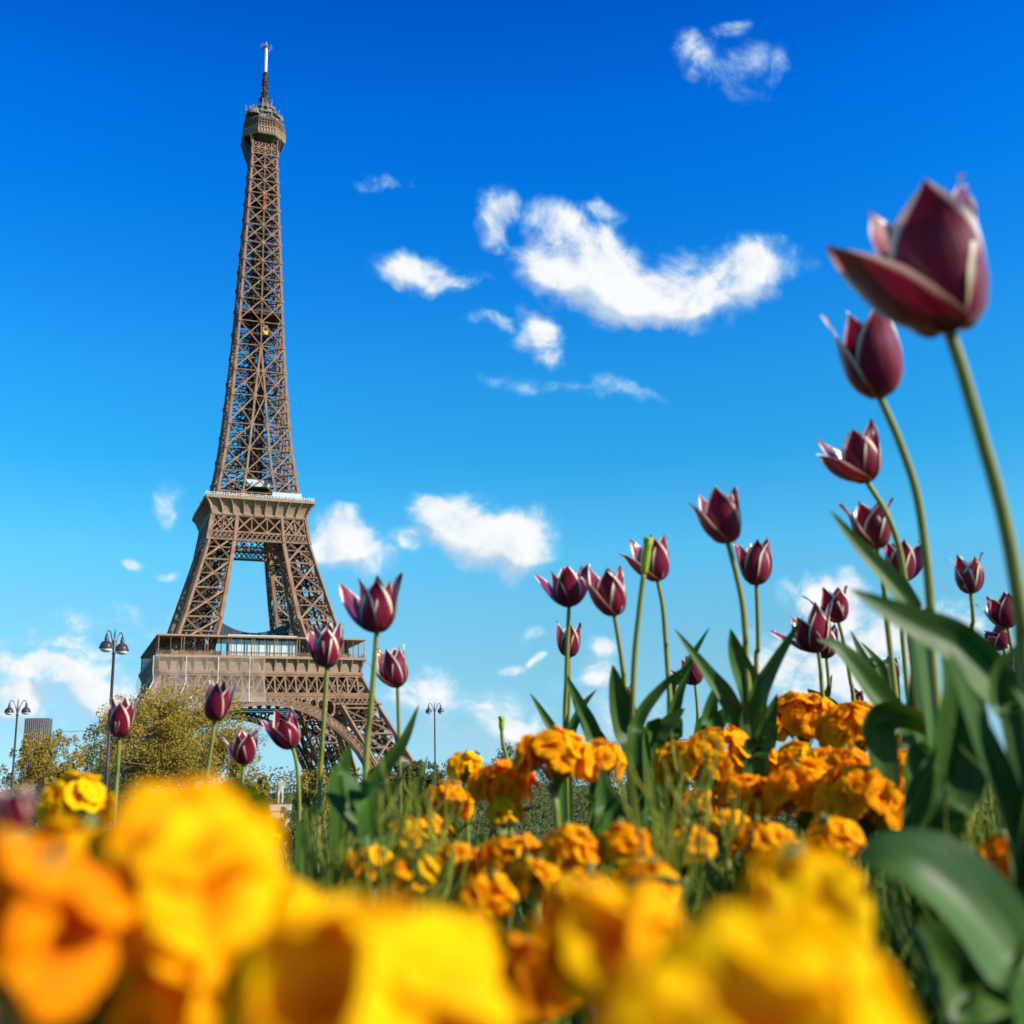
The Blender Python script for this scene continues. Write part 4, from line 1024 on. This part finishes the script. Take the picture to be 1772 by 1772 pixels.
tulip('sixth', 'upright tulip with withered pale tip between the two tallest stems at right', 1.7, (1680,1026), (1672,958), 56, [(1680,1026),(1684,1070),(1687,1150)], splay=(.02,.05,.22,.02,.05,.05), rot=-80, hook=15,
      leaves=[([(1660,1190),(1650,1240),(1640,1300)], 40, 1.5, .3, .3)])
tulip('seventh', 'small tulip at the right edge beside the thick near stem', 1.9, (1744,1086), (1726,1024), 50, [(1744,1086),(1752,1140),(1756,1200)], splay=(.1,.1,.1,.25,.4,.1), rot=-80)
tulip('eighth', 'small wide open tulip low at the right edge under its twin', 2.1, (1738,1122), (1716,1086), 48, [(1738,1122),(1742,1200)], splay=(.3,.3,.3,.4,.6,.3), rot=-80)
tulip('ninth', 'open tulip with pointed petals in front of the white cloud at right', 1.8, (1451,1076), (1438,1012), 56, [(1451,1076),(1462,1120),(1472,1180),(1480,1230)], splay=(.1,.1,.1,.2,.5,.1), rot=-70, hook=16,
      leaves=[([(1489,1110),(1523,1151),(1548,1195)], 20, 1.8, .3, .5)])
tulip('tenth', 'dark ragged many-pointed tulip cluster front bloom over the leaf tip', 1.7, (1416,1127), (1392,1050), 62, [(1416,1127),(1420,1160),(1426,1230)], splay=(.15,.3,.1,.45,.7,.2), rot=-75, hook=10)
tulip('tenth_b', 'dark tulip half hidden behind the ragged many-pointed one', 1.95, (1430,1138), (1424,1080), 52, [(1430,1138),(1434,1180),(1437,1240)], splay=(.05,.1,.1,.1,.1,.1), rot=-90,
      leaves=[([(1440,1166),(1432,1200),(1425,1240)], 14, 1.95, .2, .2), ([(1397,1192),(1420,1215),(1440,1240),(1450,1290)], 46, 1.75, .6, .2)])
tulip('eleventh', 'tall tulip with a long petal leaning left, highest right of centre', 1.2, (1259,938), (1240,842), 84, [(1259,938),(1272,985),(1284,1040),(1290,1100),(1295,1190)], splay=(.0,.0,.05,.0,.12,.40), rot=-100, hook=8, lean=-.04,
      leaves=[([(1264,1088),(1276,1137),(1302,1211),(1300,1300)], 50, 1.2, .5, .1), ([(1390,1067),(1338,1152),(1311,1211),(1303,1300)], 36, 1.15, .3, -.2), ([(1325,1240),(1318,1290),(1308,1340)], 48, 1.12, .2, .1)])
tulip('twelfth', 'closed ragged tulip just right of the tall leaning one', 1.5, (1309,1011), (1304,932), 60, [(1309,1011),(1311,1060),(1312,1120),(1310,1190)], splay=(0,.08,.1,.05,.1,.08), rot=-90, hook=22)
tulip('thirteenth', 'tulip behind the green seed pod, cup spreading at the left', 1.45, (1138,1004), (1124,925), 68, [(1138,1004),(1147,1050),(1152,1110),(1157,1180)], splay=(.0,.05,.05,.1,.2,.60), rot=-100, hook=22,
      leaves=[([(1203,1126),(1228,1085)][::-1] + [(1180,1170),(1160,1240)], 16, 1.45, .3, .1), ([(1197,1150),(1177,1196),(1165,1240),(1158,1300)], 24, 1.4, .2, .2), ([(1180,1242),(1170,1270),(1160,1310)], 30, 1.3, .2, .3)])
tulip('fifteenth', 'plump tulip with one broad petal leaning left, beside the seed pod stalk', 1.4, (1063,1064), (1049,978), 74, [(1063,1064),(1071,1110),(1078,1160),(1084,1230)], splay=(.02,.05,0,.0,.1,.36), rot=-100, hook=8,
      leaves=[([(1060,1150),(1070,1200),(1085,1260),(1105,1340)], 54, 1.25, .25, .0), ([(1197,1146),(1144,1190),(1103,1249),(1098,1330)], 28, 1.2, .3, .6)])
tulip('sixteenth', 'flared tulip with outcurved tips left of the plump one', 1.5, (985,1049), (977,972), 58, [(985,1049),(982,1110),(980,1180),(978,1290)], splay=(.05,.12,.42,.15,.5,.15), rot=-85, hook=30,
      leaves=[([(977,1164),(1003,1220),(1027,1275),(1035,1330)], 34, 1.4, .3, .1), ([(1032,1193),(1006,1225),(985,1275),(982,1320)], 20, 1.5, .2, .2), ([(917,1199),(939,1234),(962,1275),(972,1320)], 20, 1.45, .3, .2)])
tulip('seventeenth', 'small square-topped tulip directly behind the flared one\'s stem', 1.9, (985,1136), (985,1076), 44, [(985,1136),(985,1200),(984,1290)], splay=(0,.05,.08,.0,.08,.05), rot=-90, hook=10)
tulip('eighteenth', 'small shaded tulip low behind the crossing leaves right of centre', 2.2, (1203,1184), (1192,1134), 40, [(1203,1184),(1207,1230),(1209,1290)], splay=(.1,.1,.1,.1,.75,.1), rot=-80,
      leaves=[([(1167,1088),(1223,1161),(1258,1211),(1290,1290),(1300,1340)], 42, 1.2, .8, .2), ([(1276,1210),(1245,1245),(1215,1290)], 40, 1.6, .4, .6)])
tulip('nineteenth', 'tiny dark tulip behind the leaves below the white cloud', 2.3, (1544,1180), (1540,1136), 32, [(1544,1180),(1546,1240)], splay=(.05,) * 6, rot=-90)
tulip('twentieth', 'tiny dark tulip between two upright stems at right, low', 2.3, (1604,1166), (1602,1132), 30, [(1604,1166),(1604,1240)], splay=(.05,) * 6, rot=-90)
tulip('twentyfirst', 'tiny dark tulip just above the right orange blooms', 2.3, (1484,1222), (1483,1192), 32, [(1484,1222),(1486,1280)], splay=(.1,) * 6, rot=-90)
tulip('twentysecond', 'dark tulip cut by the right edge behind the near leaf', 2.0, (1772,1165), (1768,1115), 40, [(1772,1165),(1774,1240)], splay=(.1,) * 6, rot=-90)
tulip('thirtyfirst', 'tiny tulip behind the pair of stems under the seed pod', 2.5, (1086,1212), (1085,1184), 22, [(1086,1212),(1086,1270)], splay=(.0,) * 6, rot=-90)
# left-hand group in front of the tower
tulip('left_top', 'tulip with one petal curling out left, highest in front of the tower', 1.2, (652,1093), (652,990), 76, [(652,1093),(648,1150),(641,1230),(633,1330)], splay=(.0,.03,.12,.05,.55,.06), rot=-85, hook=15, lean=-.03,
      leaves=[([(725,1219),(697,1284),(660,1335),(640,1390)], 30, 1.15, .5, .2), ([(607,1285),(592,1330),(585,1400)], 40, 1.0, .4, .6), ([(590,1330),(615,1380),(640,1440)], 60, .8, .4, .8)])
tulip('left_mid', 'bright tulip in front of the first platform, left of the highest', 1.55, (566,1154), (566,1079), 56, [(566,1154),(563,1200),(558,1280),(553,1370)], splay=(0,.02,.08,.02,.28,.03), rot=-88, hook=15)
tulip('left_low', 'tulip right of the highest tower tulip, leaning left and lower down', 1.7, (688,1188), (677,1120), 48, [(688,1188),(690,1250),(691,1320),(693,1400)], splay=(.0,.05,.0,.08,.15,.55), rot=-100, hook=12,
      leaves=[([(740,1307),(723,1368),(710,1419),(700,1450)], 20, 1.4, .4, .2)])
tulip('left_scrim', 'narrow tulip with pale split tips in front of the netting', 1.75, (371,1246), (384,1178), 43, [(371,1246),(366,1290),(358,1340),(354,1400)], splay=(.0,.0,.06,.0,.0,.0), rot=-90, hook=6)
tulip('left_tree', 'closed tulip in front of the tall street lamp, farthest left', 1.7, (207,1274), (214,1205), 45, [(207,1274),(204,1320),(199,1390)], splay=(.0,.02,.05,.0,.05,.0), rot=-85, hook=6)
tulip('left_small', 'small tulip with cream petals opening left, below the arch', 1.8, (422,1322), (424,1262), 44, [(422,1322),(419,1350),(416,1400)], splay=(.08,.05,.12,.0,.45,.1), rot=-60, hook=12)
tulip('left_nod', 'purple tulip nodding left with a bent stem below the arch', 1.7, (506,1292), (484,1226), 54, [(506,1292),(513,1320),(517,1370),(517,1450)], splay=(.0,.05,.1,.05,.25,.1), rot=-70, hook=16, lean=-.25,
      leaves=[([(545,1390),(530,1420),(520,1460)], 22, 1.6, .3, .3)])

def pod_stalk(label, d, pts, pod0, pod1, rad):
    w = [P(x, y, d) for x, y in pts]; g = gz(w[-1].x, w[-1].y); foot = Vector((w[-1].x, w[-1].y, g))
    t = thing('tulip_stalk', label, 'flower stalk', foot, 0, 'bare tulip stalks with green seed pods')
    mb = MB(); cp = catmull(w + [foot + Vector((0, 0, -.01))], 8); mb.tube(cp, [rad * lerp(.9, 1.15, i / len(cp)) for i in range(len(cp))], 10); mb.obj('stem', M['stem'], t, True, world=True)
    a, b = P(*pod0, d), P(*pod1, d); mb = MB()
    n = 9; mb.tube([a.lerp(b, i / n) for i in range(n + 1)], [rad * interp(i / n, [(0, .9), (.15, 1.35), (.6, 1.5), (.85, 1.3), (.9, 1.7), (1, 1.6)]) for i in range(n + 1)], 9)
    for k in range(3):
        an = R(20 + 120 * k); o = (RT * math.cos(an) + FW * math.sin(an)) * rad * 1.6; mb.tube([b, b + o + (b - a) * .06], [rad * 1.1, rad * .8], 7)
    mb.obj('seed_pod', M['pod'], t, True, world=True)
    return t
tp = pod_stalk('tall bare stalk with lime green seed pod in front of a tulip', 1.25, [(1114,992),(1106,1060),(1098,1140),(1094,1240),(1093,1330)], (1114,994), (1122,936), .0032)
pod_stalk('short bare stalk with green seed pod standing alone near the middle', 1.7, [(868,1262),(870,1285),(877,1312),(882,1350)], (868,1264), (868,1243), .0030)

# dark broad leaves low at the right, each belonging to a tulip whose flower is out of frame or cut away, except the clump added to cast shade
def leaf_clump(label, d, leaves):
    p = leaves[0][0][-1]; b = P(p[0], p[1], d); t = thing('tulip_leaves', label, 'leaf clump', (b.x, b.y, gz(b.x, b.y)), 0, 'flowerless clumps of tulip leaves')
    for lf in leaves: add_leaf(t, *lf)
leaf_clump('big near clump of broad dark tulip leaves in the lower right corner', .42, [
    ([(1476,1486),(1535,1478),(1605,1500),(1680,1565),(1745,1660),(1800,1780)], 185, .36, 1.0, .5, .3, True, .02),
    ([(1570,1600),(1620,1640),(1680,1720),(1720,1800)], 150, .38, .2, .4), ([(1640,1120),(1690,1260),(1740,1400),(1770,1560)], 110, .50, 1.2, 1.0), ([(1800,1250),(1790,1400),(1770,1560),(1760,1700)], 110, .46, 1.1, .9)])
leaf_clump('added clump of tulip leaves mostly past the right edge, shading the lower right leaves', .50, [  # added mostly out of view to throw shade on the corner leaves
    ([(1752,1190),(1800,1250),(1850,1340),(1880,1460)], 70, .50, .9, .9), ([(1960,880),(1965,1050),(1950,1250),(1930,1450)], 190, .47, 1.0, .8), ([(2080,960),(2060,1120),(2030,1300),(1990,1500)], 200, .50, .8, 1.0),
    ([(1900,1010),(1890,1150),(1880,1320),(1900,1500)], 150, .44, 1.1, .9), ([(2160,1060),(2130,1220),(2090,1400),(2050,1560)], 190, .45, .8, .8)])
leaf_clump('clump of arching tulip leaves behind the right orange blooms', .9, [
    ([(1660,1300),(1610,1262),(1560,1236),(1520,1250),(1530,1340)], 66, .9, .3, .9), ([(1579,1131),(1583,1180),(1580,1240),(1575,1330)], 30, 1.2, .1, .2), ([(1620,1330),(1590,1300),(1590,1380),(1600,1450)], 70, .8, .5, .5), ([(1700,1260),(1660,1330),(1640,1420)], 60, .85, .3, .6)])
leaf_clump('clump of short tulip leaves between centre orange blooms', 1.3, [
    ([(1185,1225),(1150,1260),(1130,1310)], 44, 1.25, .4, .2), ([(1240,1180),(1228,1240),(1232,1300)], 40, 1.3, .6, .2), ([(1345,1200),(1330,1250),(1320,1310)], 36, 1.35, .5, .2)])
leaf_clump('clump of dark tulip leaves behind the orange blooms near the middle', 1.1, [
    ([(1040,1330),(1050,1390),(1060,1450)], 60, .95, .4, .2), ([(1105,1390),(1090,1440),(1080,1500)], 60, .9, .5, .2), ([(1130,1350),(1128,1410),(1120,1470)], 50, .95, .2, .5)])
leaf_clump('clump of blurred tulip leaves left of the centre grass', .75, [
    ([(560,1370),(600,1400),(640,1450),(650,1500)], 56, .8, .6, .3), ([(700,1340),(660,1390),(645,1450)], 40, .9, .4, .1), ([(655,1320),(640,1370),(630,1440)], 40, .95, .5, .3)])

# ------------------------------------------------------------------ wallflowers
def blossom_mesh(seed, hi=False):
    rnd = random.Random(seed); mb = MB(); nu, nv = (6, 9) if hi else (4, 6)
    for k in range(4):
        a = math.pi / 2 * k + rnd.uniform(-.18, .18); e = Vector((math.cos(a), math.sin(a), 0)); s = Vector((-math.sin(a), math.cos(a), 0))
        up = rnd.uniform(-.1, .3); ph = rnd.uniform(0, 6.28); rid = rnd.random(); droop = rnd.uniform(.05, .42); ww = rnd.uniform(.56, .68)
        vs = []; at = []; r, z = .04, 0
        for j in range(nv + 1):
            v = j / nv; ang = interp(v, [(0, 62), (.25, 34 + up * 40), (.6, 5 + up * 20), (1, -50 * droop)])
            w = ww * 1.1 * interp(v, [(0, .16), (.2, .34), (.45, .82), (.7, 1.0), (.88, .86), (1, .45)])
            for i in range(2 * nu + 1):
                u = i / nu - 1
                ru = r - .10 * u * u * v
                vs.append(e * ru + s * (u * w) + Vector((0, 0, z - .16 * u * u * w + .05 * math.sin(ph + 3 * u + 3 * v) * v + .03 * math.sin(2 * ph + 6 * u) * v * v))); at.append((u * .5 + .5 + k, v, rid))
            r += math.cos(R(ang)) / nv; z += math.sin(R(ang)) / nv
        c = 2 * nu + 1; mb.add(vs, [(j * c + i, j * c + i + 1, (j + 1) * c + i + 1, (j + 1) * c + i) for j in range(nv) for i in range(2 * nu)], at)
    # throat and stamens
    mb.tube([(0, 0, -.35), (0, 0, .02), (0, 0, .12)], [.07, .10, .06], 6)
    return mb.mesh('blossom', M['blossom'], True)
BLOSSOMS = [blossom_mesh(s) for s in range(5)]
BLOSSOMS_HI = [blossom_mesh(s + 50, True) for s in range(4)]
def wl_leaf_mesh(seed):
    mb = MB(); rnd = random.Random(seed); b = rnd.uniform(.2, .5)
    blade(mb, [(0, 0, 0), (.35, 0, .28), (.75, 0, .35 - b * .3), (1.0, 0, .2 - b)], .17, 0, rnd.uniform(-.4, .4), .3, 2, 5, face=Vector((0, 0, 1)), prof=[(0, .3), (.3, .85), (.6, 1), (.85, .6), (1, .05)])
    return mb.mesh('leaf', M['wleaf'], True)
WLEAVES = [wl_leaf_mesh(s) for s in range(4)]
BUD = MB(); BUD.lathe([(.001, 0), (.3, .15), (.42, .6), (.34, 1.0), (.05, 1.3)], 7); BUDM = BUD.mesh('bud', M['wstem'], True)
def wallflower(label, px, py, d, rpx, hue, n=16, bs=1.0, seed=0, hi=False, up=.25, tilt=0.0, leaves=7, spread=1.0, nbud=3):
    """dome of four-petalled blossoms; (px, py) is the dome's centre, rpx its radius in photo pixels, hue 0 deep orange .. 1 yellow"""
    rnd = random.Random(seed * 31 + int(px)); c = P(px, py, d); Rd = rpx * d / FPX; g = gz(c.x, c.y)
    foot = Vector((c.x + rnd.uniform(-.02, .02), c.y + rnd.uniform(0, .03), g))
    t = thing('wallflower', label, 'flower', foot, 0, 'orange and yellow wallflowers in the bed')
    rel = c - foot; topn = rel - Vector((0, 0, Rd * .75))
    mb = MB(); path = catmull([(0, 0, -.01), topn * .5 + Vector((rnd.uniform(-.01, .01), 0, 0)), topn], 6); mb.tube(path, [.0028] * len(path), 7, rnd.random())
    size = max(.0095, Rd * (.62 if hi else .50)) * bs
    n = max(7, int(n * (.95 if hi else 1.35))); hue = hue if hi else hue + .12
    for i in range(n):
        f = (i + .5) / n; zz = 1 - f * (1 + up); a = i * 2.39996 + rnd.uniform(-.3, .3); q = math.sqrt(max(0, 1 - zz * zz))
        nrm = Vector((q * math.cos(a), q * math.sin(a), zz)); nrm = (nrm + Vector((rnd.gauss(0, .16), rnd.gauss(0, .16), rnd.gauss(0, .12)))).normalized()
        p = rel + Vector((nrm.x * Rd * spread, nrm.y * Rd * spread, nrm.z * Rd * .78)) * rnd.uniform(.62, .95)
        mb.tube([topn + Vector((0, 0, rnd.uniform(-.4, .3) * Rd)), topn.lerp(p, .6), p - nrm * size * .3], [.0011, .0009, .0009], 5, .6)
        o = link('blossom', (BLOSSOMS_HI if hi else BLOSSOMS)[i % (4 if hi else 5)], t)
        s = size * rnd.uniform(.82, 1.15); qn = nrm.to_track_quat('Z', 'Y') @ Quaternion((0, 0, 1), rnd.uniform(0, 6.28))
        o.location = p; o.rotation_mode = 'QUATERNION'; o.rotation_quaternion = qn; o.scale = (s, s, s * rnd.uniform(.8, 1.2)); o.color = (hue, 0, 0, 1)
    mb.obj('stem', M['wstem'], t, True)
    for i in range(nbud):
        o = link('bud', BUDM, t); a = rnd.uniform(0, 6.28); o.location = rel + Vector((math.cos(a) * Rd * .25, math.sin(a) * Rd * .25, Rd * rnd.uniform(.5, .75))); s = rnd.uniform(.004, .006); o.scale = (s, s, s * 1.2); o.rotation_euler = (rnd.uniform(-.4, .4), rnd.uniform(-.4, .4), 0)
    for i in range(leaves):
        o = link('leaf', WLEAVES[i % 4], t); f = rnd.uniform(.25, .88); k = path[int(f * (len(path) - 1))]
        o.location = k; s = rnd.uniform(.04, .075) * min(1, .4 + d); o.scale = (s, s, s); o.rotation_euler = (rnd.uniform(-.3, .3), rnd.uniform(-.9, .1), rnd.uniform(0, 6.28))
W = wallflower
# very near, strongly blurred
W('huge blurred golden dome at the left, filling the view below the yellowish tree', 312, 1535, .20, 128, .78, 10, 1.35, 1, True)
W('blurred orange bloom cut by the left edge', 30, 1618, .17, 104, .40, 8, 1.25, 2, True)
W('huge blurred bright yellow bloom at bottom left of centre', 610, 1815, .15, 165, .88, 9, 1.7, 3, True)
W('largest blurred yellow bloom at the bottom, right of centre', 1300, 1880, .145, 215, .92, 9, 1.75, 4, True)
W('blurred golden blooms behind the largest yellow bloom, beside the broad leaf', 1395, 1575, .27, 80, .85, 10, 1.2, 5, True)
W('blurred orange-yellow bloom between the two big yellow blooms', 770, 1705, .21, 80, .80, 7, 1.25, 6, True)
W('blurred amber bloom left of the largest yellow bloom, partly behind it', 1045, 1650, .21, 90, .70, 7, 1.3, 7, True)
W('small blurred yellow bloom in the bottom left corner', 60, 1755, .26, 52, .85, 9, 1.0, 8, True)
W('blurred yellow bloom at the bottom edge beside the orange petal', 170, 1775, .25, 60, .9, 9, 1.0, 9, True)
W('shaded orange bloom low between the golden dome and the yellow bloom', 345, 1760, .19, 65, .6, 5, 1.5, 10, True)
W('shaded orange bloom low at bottom centre in the gap', 930, 1700, .34, 60, .45, 10, 1.1, 11, True)
tulip('left_edge', 'blurred reddish half-open bud low at the left edge under the lamp', .33, (24,1436), (36,1356), 62, [(28,1440),(26,1490),(24,1600)], splay=(.1,.15,.1,.2,.3,.2), rot=-80, hook=30)
W('blurred golden bloom low in the corner between the left orange bloom and the golden dome', 165, 1690, .22, 84, .70, 8, 1.25, 48, True)
W('blurred yellow bloom tucked between the golden dome and the bright yellow bloom', 452, 1640, .24, 70, .85, 8, 1.25, 49, True)
W('blurred amber bloom just left of the golden dome, under the small yellow wallflower', 118, 1510, .32, 70, .68, 10, 1.15, 50, True)
# middle distance, left
W('yellow wallflower left of the huge golden dome, below the round tree', 130, 1392, .75, 52, .80, 14, 1.1, 13)
W('yellow wallflower just right of the huge golden dome', 405, 1408, .62, 56, .70, 16, 1.0, 14)
W('small yellow wallflower leaning in the grass left of centre', 708, 1452, .85, 34, .70, 12, 1.1, 15)
W('tiny yellow wallflower by the pale statue', 470, 1450, 1.3, 22, .7, 9, 1.1, 16)
W('small orange wallflower in the grass between the left tulip leaves', 625, 1440, 1.1, 22, .6, 9, 1.1, 17)
# middle
W('shaded brown-orange wallflower left of the big central orange bloom', 868, 1365, 1.0, 52, .22, 15, 1.05, 18)
W('bright orange central bloom with drooping petals below the flared tulip', 958, 1318, .95, 58, .42, 17, 1.05, 19)
W('orange bloom on the right shoulder of the central one', 1036, 1325, 1.0, 46, .45, 15, 1.1, 20)
W('small yellow wallflower peeping up near the thin street lamp', 806, 1332, 1.15, 28, .75, 10, 1.1, 21)
W('small orange wallflower under the central bloom among green stalks', 872, 1412, .95, 24, .55, 8, 1.1, 22)
W('low orange wallflower in shade below the central bloom, left one', 880, 1490, .72, 52, .38, 14, 1.0, 23)
W('low orange wallflower in shade below the central bloom, right one', 985, 1482, .70, 50, .40, 14, 1.0, 24)
W('low orange wallflower with hanging petals nearest below the central bloom', 925, 1530, .60, 42, .45, 11, 1.0, 25)
W('orange wallflower in the gap left of the shaded brown-orange one', 775, 1395, 1.05, 44, .45, 13, 1.0, 42)
W('yellow-orange wallflower low in the grass left of the shaded orange pair', 790, 1500, .75, 40, .55, 12, 1.0, 43)
W('yellow-orange wallflower low by the foot of the left tulip leaves', 640, 1505, .75, 38, .65, 12, 1.0, 44)
W('orange wallflower low and forward, left of the shaded pair', 838, 1562, .55, 42, .50, 12, 1.0, 51)
W('orange wallflower low and forward, right of the shaded pair', 1010, 1556, .52, 44, .50, 12, 1.0, 52)
W('orange wallflower deep in the bed below the stalks right of the seed pod', 1122, 1536, .55, 44, .52, 12, 1.0, 53)
W('orange wallflower between the stalks and the dense right-hand mass', 1255, 1440, .90, 44, .50, 13, 1.0, 54)
W('yellow-orange wallflower in the grass straight below the thin street lamp', 748, 1442, .95, 36, .60, 12, 1.0, 55)
W('orange wallflower deep in the grass right of the left tulip leaves', 708, 1520, .62, 38, .55, 11, 1.0, 56)
# right
W('orange wallflower in front of the crossing leaves, low right of centre', 1185, 1470, .72, 48, .50, 14, 1.0, 45)
W('orange wallflower low and forward below the dense right-hand mass', 1320, 1468, .75, 52, .48, 15, 1.0, 46)
W('orange wallflower on the far side of the dense right-hand mass', 1430, 1335, 1.2, 42, .50, 15, 1.0, 47)
W('orange wallflower in the upper right group, left of the pair on top', 1388, 1252, 1.4, 56, .45, 22, .95, 26)
W('orange wallflower in the upper right group, right of the pair on top', 1478, 1272, 1.3, 60, .40, 22, .95, 27)
W('orange wallflower behind the long crossing leaf right of centre', 1240, 1318, 1.15, 65, .50, 22, .95, 28)
W('orange wallflower left of the one behind the crossing leaf', 1180, 1325, 1.2, 44, .45, 18, 1.0, 29)
W('orange wallflower in the dense right-hand mass, left front', 1392, 1378, .98, 70, .45, 22, .95, 30)
W('orange wallflower in the dense right-hand mass, right front, largest', 1492, 1392, .92, 77, .42, 24, .95, 31)
W('small orange wallflower right of the dense mass, against dark leaves', 1568, 1335, 1.05, 39, .42, 17, 1.0, 32)
W('small orange wallflower seen between dark leaves at far right', 1642, 1268, 1.45, 30, .55, 15, 1.0, 33)
W('orange wallflower half cut off at the right edge', 1752, 1492, .62, 51, .38, 17, 1.0, 34)
W('orange wallflower between the crossing leaf and the dense mass', 1315, 1330, 1.2, 42, .45, 17, 1.0, 35)
W('orange wallflower low between grass stalks left of the dense mass', 1290, 1388, 1.0, 51, .40, 18, 1.0, 36)
W('orange wallflower just above the broad near leaf', 1440, 1462, .68, 46, .45, 17, 1.0, 37)
W('small orange wallflower below the upper right pair', 1378, 1312, 1.15, 30, .60, 13, 1.1, 38)
W('orange wallflower tucked in shade under the upper right pair', 1470, 1330, 1.1, 39, .30, 16, 1.0, 39)
W('orange wallflower low and shaded beside the seed pod stalk', 1080, 1470, .62, 39, .35, 15, 1.0, 40)
W('orange wallflower low among the stalks right of the seed pod stalk', 1210, 1400, 1.1, 39, .40, 16, 1.0, 41)

# ------------------------------------------------------------------ grass and leafy undergrowth of the bed
def undergrowth():
    rnd = random.Random(21); mb = MB()
    def one(x, y, h, lean, w):
        g = gz(x, y); a = rnd.uniform(0, 6.28); col = min(1, max(0, rnd.gauss(.5, .25))); n = 5; vs = []; at = []
        dx, dy = math.cos(a) * lean, math.sin(a) * lean; sx, sy = -math.sin(a + rnd.uniform(-.8, .8)), math.cos(a)
        for k in range(n + 1):
            t = k / n; ww = w * interp(t, [(0, .5), (.4, 1), (.8, .6), (1, .06)])
            cx, cy, cz = x + dx * t * t, y + dy * t * t, g + h * (t - .18 * lean / max(h, .01) * t * t)
            vs += [(cx - sx * ww, cy - sy * ww, cz), (cx + sx * ww, cy + sy * ww, cz)]; at += [(0, t, col)] * 2
        mb.add(vs, [(2 * k, 2 * k + 1, 2 * k + 3, 2 * k + 2) for k in range(n)], at)
    for _ in range(7000):
        d = .42 + 3.2 * rnd.random() ** 1.25; px = rnd.uniform(-150, 1920); p = P(px, 1400, d)
        ymin = interp(px, [(0, 1420), (450, 1440), (560, 1420), (800, 1410), (1000, 1430), (1150, 1400), (1400, 1420), (1600, 1400), (1772, 1340)]) + rnd.expovariate(1 / 55.)
        if d < .6: ymin += 70
        h = P(px, ymin, d).z - gz(p.x, p.y)
        if h < .04: continue
        one(p.x, p.y, h * rnd.uniform(.8, 1.0), rnd.uniform(.01, .07), rnd.uniform(.0012, .0042))
    # old wallflower stalks with thin upright pods
    for _ in range(150):
        d = .55 + 1.3 * rnd.random() ** 1.2; px = rnd.choice((rnd.uniform(540, 840), rnd.uniform(560, 800), rnd.uniform(1090, 1230), rnd.uniform(1600, 1760), rnd.uniform(850, 1700))); p = P(px, 1400, d)
        ymin = interp(px, [(0, 1420), (450, 1430), (560, 1390), (800, 1360), (870, 1420), (1050, 1420), (1120, 1320), (1200, 1340), (1300, 1440), (1560, 1450), (1640, 1330), (1772, 1300)]) + rnd.expovariate(1 / 45.)
        h = P(px, ymin, d).z - gz(p.x, p.y)
        if h < .06: continue
        lx, ly = rnd.uniform(-.03, .03), rnd.uniform(-.03, .03); col = min(1, max(.2, rnd.gauss(.75, .2))); g = gz(p.x, p.y)
        at_ = lambda t: Vector((p.x + lx * t * t, p.y + ly * t * t, g + h * t))
        mb.tube([at_(i / 5) for i in range(6)], [.0016, .0016, .0015, .0013, .0011, .0007], 5, col)
        for k in range(rnd.randint(5, 11)):
            t = rnd.uniform(.45, .97); a = rnd.uniform(0, 6.28); l = rnd.uniform(.018, .042); q = at_(t)
            mb.tube([q, q + Vector((math.cos(a) * l * .45, math.sin(a) * l * .45, l * .5)), q + Vector((math.cos(a) * l * .62, math.sin(a) * l * .62, l * 1.1))], [.0006, .0010, .0004], 4, col)
    tag(mb.obj('undergrowth', M['grass']), 'thin green stalks and leaf blades filling the flower bed between the blooms', 'greenery', kind='stuff')
undergrowth()
